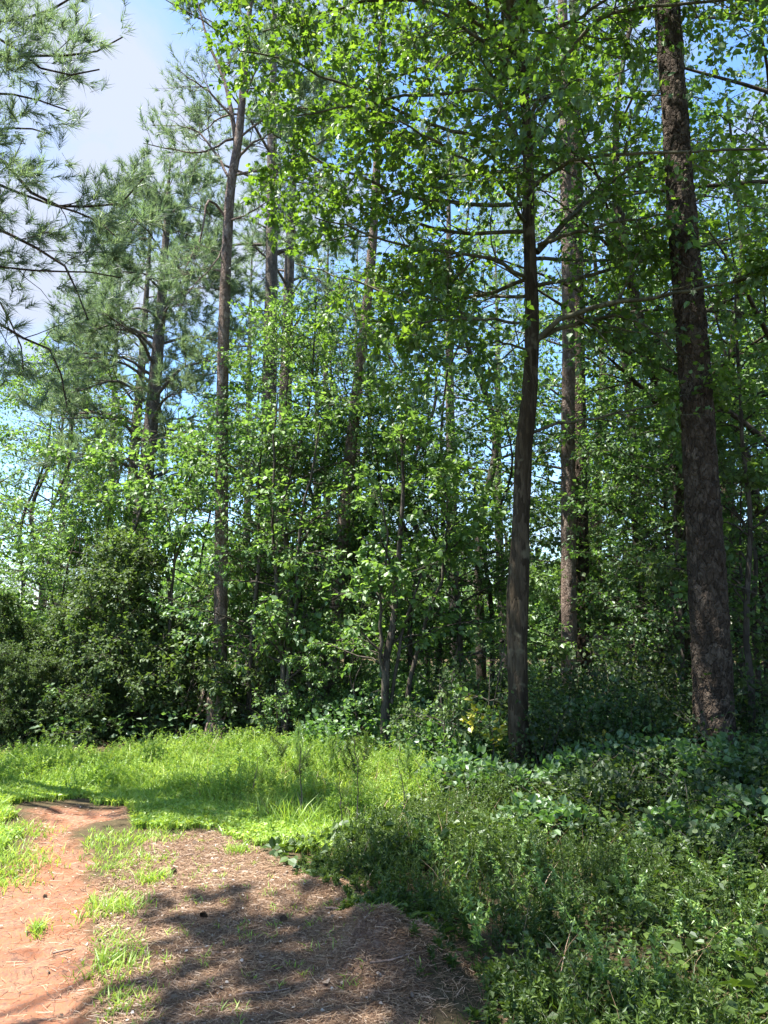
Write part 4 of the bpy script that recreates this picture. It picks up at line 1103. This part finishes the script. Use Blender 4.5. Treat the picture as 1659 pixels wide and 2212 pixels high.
# hand-placed understory in view
for k, px, d, rz, s in (
    ('bushA', 265, 13.0, 0, 1.12), ('bushA', 150, 13.4, 1.1, .74), ('bushA', 40, 13.2, 2.2, .62), ('bushA', 380, 13.2, 3.2, .6), ('bushA', 205, 12.5, 4.2, .55), ('bushA', 100, 12.3, 5.2, .45), ('bushA', 320, 12.5, .7, .5),
    ('bushA', -40, 13.0, 1.7, .8), ('bushA', 10, 11.9, 2.7, .5), ('bushA', 60, 12.0, 3.9, .4), ('underA', 120, 16.0, 3, .7), ('underB', 110, 14.3, .4, .85), ('underD', 190, 15.0, 1.9, .62), ('underB', -10, 14.0, 2.4, .9),
    ('underB', 370, 15.0, 2.0, 1.25), ('underB', 420, 16.5, .4, 1.2), ('underD', 110, 18.5, .2, 1.05), ('underD', 30, 20.0, 1.6, 1.1),
    ('underA', 540, 12.6, .3, .92), ('underD', 610, 12.8, 1.4, .95), ('underA', 690, 14.6, 2.6, 1.0), ('underD', 650, 14.2, 3.7, 1.0), ('underC', 560, 14.0, 5.0, 1.1),
    ('underA', 775, 14.6, 4.0, .98), ('underD', 780, 14.8, 5.1, .95), ('underB', 690, 11.8, 1.7, .5), ('underB', 770, 11.2, .6, .42),
    ('underA', 890, 13.5, 1.0, 1.0), ('underD', 940, 15.0, 2.0, 1.05), ('underB', 1010, 13.5, 3.0, 1.0), ('underA', 1060, 15.5, 4.0, 1.1),
    ('underB', 1175, 19.0, 5.0, 1.0), ('underA', 1430, 12.9, .5, .9), ('underD', 1440, 14.2, 1.5, 1.0), ('underC', 1350, 17.0, 2.5, 1.4), ('underA', 1470, 11.8, 3.5, .8),
    ('underC', 1460, 14.5, 4.5, 1.3), ('underD', 1600, 12.5, 5.5, 1.0), ('underA', 1640, 11.0, .8, .95), ('underC', 1690, 10.0, 1.8, 1.0), ('underA', 1580, 15.5, 2.8, 1.2),
    ('tallA', 1390, 16.5, .4, .9), ('tallB', 1040, 18.0, 1.4, 1.0), ('tallA', 1660, 13.5, 2.4, .8), ('tallC', 1600, 18.5, 3.4, .9), ('tallB', 920, 20.0, 4.4, .85), ('tallB', 560, 19.5, 5.4, .75),
    ('tallA', 1480, 21, .9, 1.0), ('tallC', 1300, 22.0, 1.9, 1.0), ('tallB', 700, 18.0, 2.9, .75), ('tallB', 80, 24.0, 3.9, .85), ('tallB', -60, 20.0, 2.1, .7), ('tallB', 220, 27, 4.9, .8),
    ('pineB', 215, 25.0, .5, .85), ('pineA', 985, 24, 2.5, .95), ('pineB', 1280, 20.5, 1.5, 1.0), ('pineB', 520, 26, .1, .9), ('pineA', 700, 28, 1.1, .85), ('pineB', 1090, 27, 3.1, .95), ('pineB', 120, 31, 4.4, .9)):
    put(k, PX(px, d), d, rz, s)
# the deeper woods
placed = []
tries = 0
while len(placed) < 44 and tries < 3000:
    tries += 1
    y = rng.uniform(17, 46); x = rng.uniform(-.72, .72) * y
    if any((x - a) ** 2 + (y - b) ** 2 < 2.4 ** 2 for a, b in placed): continue
    px = proj(np.array([[x, y, 1.5]]))[0][0]
    left = px < 480
    r = rng.random()
    if left and y < 26: continue
    if left: k = ['underD', 'tallB', 'pineB', 'underA', 'underB'][int(r * 5)]; s = rng.uniform(.75, 1.0)
    else: k = ['tallA', 'tallB', 'tallC', 'underD', 'underA', 'underD', 'pineA', 'underA', 'underB'][int(r * 9)]; s = rng.uniform(.85, 1.15)
    if 1140 < px < 1215 and y < 38: continue
    if 500 < px < 1100 and k[:4] == 'tall' and rng.random() < .5: continue
    placed.append((x, y)); put(k, x, y, rng.uniform(0, 6.28), s)
# shrubs
for i in range(46):
    if i < 18: px = rng.uniform(930, 1750); d = rng.uniform(9.2, 12)
    elif i < 30: px = rng.uniform(-60, 480); d = rng.uniform(12.2, 13.6)
    else: px = rng.uniform(500, 1000); d = rng.uniform(11.4, 13.5)
    if abs(px - 1125) < 60 and d < 9.6: continue
    put('shrubA' if rng.random() < .6 else 'shrubB', PX(px, d), d, rng.uniform(0, 6.28), rng.uniform(.7, 1.15))
# trees added mostly right of the frame to shade the weeds
for k, x, y, rz, s in (('tallA', 6.9, 5.6, .3, .95), ('tallB', 7.2, 8.0, 1.3, 1.0), ('tallC', 6.4, 2.5, 2.3, .9), ('tallA', 5.9, 10.8, 3.3, 1.0), ('tallC', 4.9, 12.6, 4.3, .85), ('tallB', 4.2, -.4, .9, 1.0), ('tallC', 1.5, -.6, 1.9, 1.15), ('tallA', 7.5, 4.2, 5.1, 1.0)):
    put(k, x, y, rz, s)

def settle_labels():
    d = {}
    for o in scene.objects:
        if o.parent is None and 'category' in o: d.setdefault(o['label'], []).append(o)
    for lab, os_ in d.items():
        if len(os_) < 2: continue
        os_.sort(key=lambda o: o.location.y)
        words = {2: ['nearer', 'farther'], 3: ['nearest', 'middle', 'farthest']}.get(len(os_))
        if words is None:
            h = len(os_) // 2
            for part, nm in ((os_[:h], 'front'), (os_[h:], 'rear')):
                part.sort(key=lambda o: o.location.x / o.location.y)
                for i, o in enumerate(part):
                    o['label'] = nm + ('' if len(part) == 1 else (' leftmost' if i == 0 else (' rightmost' if i == len(part) - 1 else ' central'))) + ' ' + lab
        else:
            for w_, o in zip(words, os_): o['label'] = w_ + ' ' + lab
settle_labels()

# --- far wood that reads as one mass
def far_wood():
    rng = np.random.default_rng(9); mb = MB()
    n = 60000
    a = rng.uniform(-.95, .95, n); R_ = rng.uniform(52, 68, n)
    top = 3 + 9 * fbm(a * 14 + 20, R_ * .1, 91) - 5 * (a < -.28)
    z = rng.random(n) * np.maximum(top, 3)
    p = np.stack([R_ * np.sin(a), R_ * np.cos(a), z], -1)
    leaves(mb, rng, p, rng.normal(size=p.shape), rng.uniform(.3, .8, n), 'diamond', upj=1.0)
    o = mb.build('distant_woods', M['bright'])
    tag(o, 'far wood seen between the trunks as one green mass', 'woods', None, 'stuff')
far_wood()

# ================================================================== FOREGROUND TREES OF THE THICKET
def traced_sapling(label, stems, seed, base, leaf='bright', n1=9, L1=.8, nl=10, size=.09, name='sapling', t0=.35):
    b = W(*base); b[2] = 0
    T = Tree(name, b, label, 'sapling', None, M['bark_thin'], M[leaf], seed)
    mb = MB()
    for L, r0, r1 in stems:
        pts = TW(L)
        C, R = limb(T.rng, pts, r0, r1, 16); tubes(mb, C, R, 8)
        spray(T.rng, mb, T.crown, C[None], R[None], n1=n1, L1=L1, n2=6, L2=.4, nl=nl, size=size, kind='heart', t0=t0, flat=.85, upj=.3)
    mb.build('trunk', M['bark_thin'], T.root, b, smooth=True)
    T.finish()
traced_sapling('dark sapling forking into several thin stems right of the leaning pine', [
    ([(835, 1625, 10.7), (832, 1480, 10.7), (848, 1330, 10.7), (862, 1180, 10.8), (872, 1040, 10.8), (868, 900, 10.8)], .065, .015),
    ([(840, 1560, 10.7), (825, 1420, 10.6), (822, 1300, 10.5), (838, 1180, 10.4), (820, 1050, 10.3)], .03, .008),
    ([(845, 1520, 10.7), (872, 1360, 10.8), (905, 1260, 10.9), (950, 1170, 11), (1000, 1120, 11)], .028, .007)], 41, (835, 1625, 10.7), n1=12, t0=.2)
traced_sapling('thin sapling leaning right, next to the dark forked sapling', [
    ([(870, 1600, 11.2), (885, 1480, 11.2), (915, 1360, 11.2), (950, 1260, 11.2), (965, 1200, 11.2), (1010, 1150, 11.2)], .042, .012),
    ([(962, 1200, 11.2), (965, 1120, 11.2), (960, 1020, 11.2)], .018, .006)], 42, (870, 1600, 11.2), n1=10, t0=.35)
traced_sapling('twin-stemmed sapling between the slender pine and the leaning pine', [
    ([(612, 1600, 11.8), (612, 1450, 11.8), (600, 1300, 11.8), (592, 1150, 11.8), (590, 1000, 11.8), (600, 850, 11.8)], .045, .01),
    ([(618, 1600, 11.8), (625, 1420, 11.8), (640, 1280, 11.8), (645, 1150, 11.8), (670, 1030, 11.8), (695, 900, 11.8)], .045, .01)], 43, (614, 1600, 11.8), n1=14, t0=.15)
traced_sapling('slim crooked sapling in front of the bushy left pine with pale green leaves', [
    ([(345, 1620, 13.0), (360, 1450, 13.0), (370, 1300, 13.0), (378, 1200, 13), (350, 1080, 13.0), (310, 1010, 13.0)], .04, .008),
    ([(376, 1220, 13.0), (400, 1130, 13.0), (410, 1050, 13.0), (400, 980, 13)], .02, .006)], 44, (345, 1620, 13), leaf='bright', n1=12, t0=.45)
traced_sapling('thin bent sapling among dead stems by the foot of the slender pine', [
    ([(375, 1610, 12.4), (385, 1545, 12.4), (405, 1500, 12.4), (430, 1440, 12.4)], .02, .008)], 45, (375, 1610, 12.4), n1=7, leaf='dark')
traced_sapling('dark pole-thin sapling left of the largest pine', [
    ([(1478, 1640, 11.4), (1474, 1400, 11.4), (1462, 1150, 11.4), (1450, 950, 11.4), (1440, 700, 11.4)], .04, .012)], 46, (1478, 1640, 11.4), n1=12, t0=.4)
traced_sapling('dark pole-thin sapling right of the largest pine', [
    ([(1628, 1700, 9.8), (1626, 1500, 9.8), (1612, 1350, 9.8), (1622, 1150, 9.8), (1600, 900, 9.8), (1590, 600, 9.8)], .05, .015)], 47, (1628, 1700, 9.8), n1=16, t0=.3)

# ================================================================== SMALL THINGS
# pine seedlings in the tall grass
def seedling(px, py, h, label, seed, yl=0):
    rng = np.random.default_rng(seed)
    g = G(px, py); g[2] = float(gz(g[0:1], g[1:2])[0])
    r = empty('pine_seedling', g, label, 'pine seedling', 'young pines in the grass')
    mb = MB(); K = 6
    st = np.stack([g + [rng.normal() * .01 * i, rng.normal() * .01 * i, h * i / (K - 1)] for i in range(K)])
    tubes(mb, st, np.linspace(.008, .003, K), 6)
    lb = MB()
    pos = []; ds = []
    for i in range(26):
        t = .3 + .7 * i / 25; c, tt = interp_poly(st[None], np.array([t])); a = i * 2.4
        pos.append(c[0]); ds.append([math.cos(a) * .5, math.sin(a) * .5, .8])
    for i in range(5):
        a = rng.uniform(0, 6.28); t = rng.uniform(.25, .65); c, _ = interp_poly(st[None], np.array([t])); L = h * .3
        e = np.stack([c[0], c[0] + np.array([math.cos(a), math.sin(a), .5]) * L * .5, c[0] + np.array([math.cos(a), math.sin(a), 1.0]) * L])
        tubes(mb, e, np.array([.004, .003, .002]), 4)
        for q in (.5, .75, 1.0):
            cc, tt = interp_poly(e[None], np.array([q])); pos.append(cc[0]); ds.append(tt[0] + [0, 0, .3])
    tufts(lb, rng, np.array(pos), np.array(ds), 16, .11, .0022, spread=.55)
    mb.build('stem', M['bark_thin'], r, g, smooth=True)
    lb.build('needles', M['tip'] if yl else M['weed'], r, g)
seedling(640, 1690, .62, 'tallest young pine in the grass, below the leaning pine', 201, 1)
seedling(596, 1680, .45, 'small young pine leftmost in the tall grass', 202, 0)
seedling(716, 1690, .52, 'pale young pine in the grass right of the tallest seedling', 203, 1)
seedling(765, 1700, .50, 'narrow young pine with dark spiky tip in the middle of the grass', 204, 0)
seedling(786, 1690, .52, 'slightly leaning young pine beside the narrow dark-tipped one', 205, 0)
seedling(885, 1700, .42, 'bushy pale young pine at the right end of the grass', 206, 1)
seedling(650, 1700, .3, 'shortest young pine at the foot of the tallest seedling', 207, 0)

# thin dead weed stalks
def stalk(px, py, h, lean, label, seed):
    rng = np.random.default_rng(seed)
    g = G(px, py); g[2] = float(gz(g[0:1], g[1:2])[0])
    K = 9; s = np.linspace(0, 1, K)
    P = g + np.stack([lean * s ** 2, .1 * lean * s, h * s], -1); P[1:] += rng.normal(size=(K - 1, 3)) * .006
    mb = MB(); tubes(mb, P, np.linspace(.0055, .002, K), 5)
    B, R = grow(rng, P[None], np.full((1, K), .004), 9, .35, 1, .09, 45, K=3, rr=.4, rmin=.0012); tubes(mb, B, R, 3)
    o = mb.build('dry_stalk', M['bark_thin'], origin=g)
    tag(o, label, 'dry stalk', 'dry stalks in the grass')
stalk(650, 1770, .62, -.03, 'dark dry stalk in the grass below the tallest young pine', 211)
stalk(772, 1800, .85, -.04, 'longest dark dry stalk in front of the middle young pines', 212)
stalk(737, 1815, .5, -.02, 'short dry stalk at the front edge of the sunlit grass', 213)
stalk(545, 1735, .42, .05, 'dry stalk standing in the left half of the tall grass', 214)
stalk(875, 1790, .55, -.06, 'leaning dry stalk where the sunlit grass meets the shade', 215)

# individual tall weeds in the foreground with pale tips
WEEDS = [(1240, 2050, .5, 'pale-tipped weed spray in the middle of the shaded weeds'), (1210, 2030, .46, 'weed with light fluffy tip left of its twin in mid weeds'), (1130, 2010, .4, 'yellow-tipped weed leaning at the left of the weeds'),
         (1040, 2100, .42, 'bright arching weed by the edge of the litter'), (1320, 2190, .42, 'upright pale-tipped weed near the bottom centre'), (1400, 2205, .38, 'short bright weed at the bottom right of centre'),
         (1480, 2080, .42, 'thin pale weed right of centre in the shade'), (1590, 2150, .46, 'soft green weed at the lower right'), (1010, 1960, .4, 'feathery light weed beside the grass edge'),
         (1560, 1990, .5, 'tall feathery weed below the largest pine'), (940, 1900, .45, 'feathery weed at the edge of the sunlit grass'), (1140, 1900, .4, 'small pale weed below the centre tree'), (1370, 2010, .4, 'bent pale weed between the vine clumps')]
for i, (px, py, h, lab) in enumerate(WEEDS):
    r_ = np.random.default_rng(300 + i); g = G(px, py); mb = MB()
    n = 5
    fronds(r_, mb, g[0] + r_.normal(size=n) * .04, g[1] + r_.normal(size=n) * .04, h, nleaf=60, ll=.045, lw=.2, lean=.55, sr=.0018, t0=.35, smi=1)
    g[2] = float(gz(g[0:1], g[1:2])[0])
    tag(mb.build('weed_plant', [M['tip'], M['weed']], origin=g), lab, 'weed', 'pale-tipped weeds in the foreground')
def arch_weed():
    r_ = np.random.default_rng(350); mb = MB()
    pts = [W(1262, 2190, 3.75), W(1250, 2160, 3.72), W(1215, 2134, 3.68), W(1185, 2140, 3.64), W(1160, 2160, 3.6)]
    g = G(1275, 2260); g[2] = 0
    C = resample([g, (g + pts[0]) / 2 + [0, 0, .02]] + pts, 24); tubes(mb, C, np.linspace(.005, .002, 24), 5, np.array([.2]))
    idx = np.zeros(420, int); t = .3 + .7 * r_.random(420)
    pos, tan = interp_poly(C[None][idx], t)
    leaves(mb, r_, pos, tan * .6 + norm(r_.normal(size=pos.shape)), .035 * r_.uniform(.6, 1.2, 420), 'diamond', upj=.6, wid=.5)
    tag(mb.build('weed_plant', M['tip'], origin=g), 'pale weed plume arching over in a hoop at the bottom of the picture', 'weed', 'pale-tipped weeds in the foreground')
arch_weed()
def flower():
    g = G(1280, 2225); g[2] = 0
    r = empty('wildflower', g, 'single yellow flower head at the bottom edge among weeds', 'flower')
    top = W(1280, 2205, g[1]); r_ = np.random.default_rng(3)
    mb = MB(); tubes(mb, resample([g, (g + top) / 2 + [.01, 0, 0], top], 6), np.full(6, .002), 4); mb.build('stem', M['weed'], r, g)
    mb = MB(); a = np.arange(26) * 2.4; d = np.stack([np.cos(a), np.sin(a), .5 + .02 * np.arange(26)], -1)
    leaves(mb, r_, np.repeat(top[None], 26, 0), d, np.full(26, .016), 'diamond', upj=.2)
    m = leaf_mat('yellow_petal', (.6, .4, .02), (.75, .5, .03), (.8, .55, .05), trans=.2, tcol=(1, 1, 1))
    mb.build('flower_head', m, r, g)
flower()
# yellow vine leaves
def yellow_leaves():
    r_ = np.random.default_rng(12)
    for i, (px, py, d, n, lab) in enumerate(((1050, 1545, 8.9, 26, 'yellowing vine sprig left of the centre tree'), (1300, 1600, 8.8, 14, 'yellow-spotted vine sprig right of the centre tree'), (1245, 1820, 6.6, 9, 'yellow vine sprig low in the shaded weeds'),
                                             (1020, 1500, 9.4, 26, 'upper yellow-green vine sprig left of the centre tree'), (1490, 1870, 6.2, 6, 'few pale heart leaves under the largest pine'))):
        c = W(px, py, d); g = np.array([c[0], c[1], 0.0]); g[2] = float(gz(g[0:1], g[1:2])[0])
        mb = MB(); C = resample([g, g + (c - g) * .5 + [.08, 0, 0], c, c + [-.2, 0, .02]], 10)
        tubes(mb, C, np.linspace(.006, .002, 10), 4, np.array([0.]), mi=1)
        B, R = grow(r_, C[None], np.full((1, 10), .003), 9, .3, 1, .35, 60, K=4, rmin=.002); tubes(mb, B, R, 3, mi=1)
        idx = r_.integers(0, len(B), n * 3); pos, tan = interp_poly(B[idx], r_.random(n * 3))
        leaves(mb, r_, pos, tan + r_.normal(size=pos.shape) * .6, r_.uniform(.04, .08, n * 3), 'heart')
        tag(mb.build('vine_sprig', [M['yellow'] if i != 3 else M['tip'], M['bark_thin']], origin=g), lab, 'vine', 'yellowing vine sprigs')
yellow_leaves()
# dead branches lying in the undergrowth, right
def dead_branch(pts, r0, label, seed, n=7, L=.5, mat_='bark_thin', name='fallen_branch'):
    r_ = np.random.default_rng(seed); P = TW(pts); mb = MB()
    C, R = limb(r_, P, r0, r0 * .3, 14); tubes(mb, C, R, 7)
    B, Rb = grow(r_, C[None], R[None], n, .1, 1, L, 45, K=5, rr=.5, rmin=.004, flat=.3, wig=.3); tubes(mb, B, Rb, 4)
    B2, R2 = grow(r_, B, Rb, 3, .3, 1, L * .5, 45, K=4, rr=.5, rmin=.002, wig=.3); tubes(mb, B2, R2, 3)
    tag(mb.build(name, M[mat_], origin=P[0]), label, 'fallen branch')
dead_branch([(1360, 1800, 7.0), (1420, 1775, 7.1), (1500, 1760, 7.3), (1560, 1730, 7.4)], .018, 'dark fallen limb lying in the vines below the largest pine', 401)
dead_branch([(1200, 1780, 7.3), (1290, 1745, 7.2), (1370, 1740, 7.1), (1440, 1770, 7.0)], .014, 'tangle of thin dead twigs right of the centre tree foot', 402, n=12, L=.6)
dead_branch([(500, 1600, 12.2), (470, 1545, 12.4), (455, 1490, 12.6)], .03, 'bleached broken limb propped against the slender pine', 403, n=5, L=.5, mat_='deadwood')
dead_branch([(470, 1600, 11.9), (530, 1590, 11.8), (600, 1600, 11.6)], .014, 'pale dead brush at the back of the tall grass', 404, n=10, L=.35, mat_='deadwood')
dead_branch([(400, 1610, 12.3), (430, 1520, 12.4), (465, 1430, 12.6)], .018, 'bare leaning dead stem left of the slender pine foot', 405, n=5, L=.4, mat_='deadwood')
dead_branch([(830, 1680, 9.2), (860, 1640, 9.3), (905, 1655, 9.2)], .007, 'small arched dead twig at the right end of the tall grass', 406, n=5, L=.16, mat_='deadwood')
# broken stump at the foot of the slender pine
def stump():
    r_ = np.random.default_rng(410); b = W(462, 1600, 12.5); b[2] = 0
    T = Tree('broken_stump', b, 'pinkish splintered stump in front of the slender pine', 'stump', None, M['deadwood'], None, 411)
    T.trunk([b - [0, 0, .1], b + [.0, 0, .3], b + [-.03, 0, .6], b + [-.05, .02, .85]], [.17, .12, .10, .03], S=18, step=.05, rough=.3, flare=.5)
    mb = MB()
    for i in range(7):
        a = i * .9; d = np.array([math.cos(a), math.sin(a), 0]) * .07; h = r_.uniform(.5, 1.05)
        tubes(mb, np.stack([b + d + [0, 0, .4], b + d * .9 + [0, 0, h * .8], b + d * .7 + [0, 0, h]]), np.array([.03, .02, .003]), 4)
    mb.build('splinters', M['deadwood'], T.root, b)
stump()
# pine cones and stones on the litter
def cone(px, py, label, seed, s=1.0):
    r_ = np.random.default_rng(seed); g = G(px, py); g[2] = float(gz(g[0:1], g[1:2])[0]) + .02 * s
    mb = MB(); ax = norm(np.array([[r_.normal(), r_.normal(), .5]]))[0]
    a1 = norm(np.cross(ax, [0, 0, 1.0])); a2 = np.cross(ax, a1)
    n = 70; t = np.linspace(0, 1, n); an = np.arange(n) * 2.4
    rad = .026 * np.sin(np.pi * (.15 + .8 * t)) * s
    c = g + ax * ((t - .5) * .07 * s)[:, None]
    out = np.cos(an)[:, None] * a1 + np.sin(an)[:, None] * a2
    leaves(mb, r_, c, out + ax * .35, rad * 1.25, 'heart', upj=.05, nrm=ax[None] + 0 * c)
    tubes(mb, np.stack([g - ax * .035 * s, g, g + ax * .035 * s]), np.array([.008, .014, .004]) * s, 8)
    m = M.get('cone') or bark_mat('pine_cone', [(.03, .02, .014), (.07, .045, .03), (.12, .08, .055)], scale=60, stretch=1, bump=.2)
    M['cone'] = m
    tag(mb.build('pine_cone', m, origin=g), label, 'pine cone', 'pine cones on the litter')
cone(440, 1982, 'open dark pine cone in the middle of the brown litter', 501, .75)
cone(375, 1886, 'dark pine cone lying in the farther shadow band', 502, .8)
cone(612, 1990, 'pine cone on the shaded litter near the right weeds', 503, .7)
cone(98, 1925, 'small pine cone lying on the red track', 504, .5)
def sticks():
    r_ = np.random.default_rng(505)
    for i, (px, py, L, lab) in enumerate(((930 - 60, 2140, .16, 'short grey stick at the lower right of the litter'), (770, 1975, .18, 'pale stick beside the straw heap'), (460, 2040 + 20, .10, 'small twig in the litter centre'), (360, 2120, .12, 'thin twig lying by the grass strip'), (150, 2040, .08, 'tiny twig on the red clay'), (560, 2150, .14, 'crooked twig in the foreground litter'), (380, 1850, .13, 'dry twig at the far end of the litter'))):
        g = G(px, py); g[2] = float(gz(g[0:1], g[1:2])[0]) + .01; a = r_.uniform(-.5, .5)
        d = np.array([math.cos(a), math.sin(a), .05]) * L
        C = np.stack([g - d, g - d * .3 + r_.normal(size=3) * .006, g + d * .3 + r_.normal(size=3) * .006, g + d])
        mb = MB(); tubes(mb, C, np.array([.006, .005, .004, .002]), 6)
        tag(mb.build('twig', M['deadwood'], origin=g, smooth=True), lab, 'twig', 'twigs on the bare ground')
sticks()
print('leaf tris', LEAFC[0], 'objects', len(scene.objects))
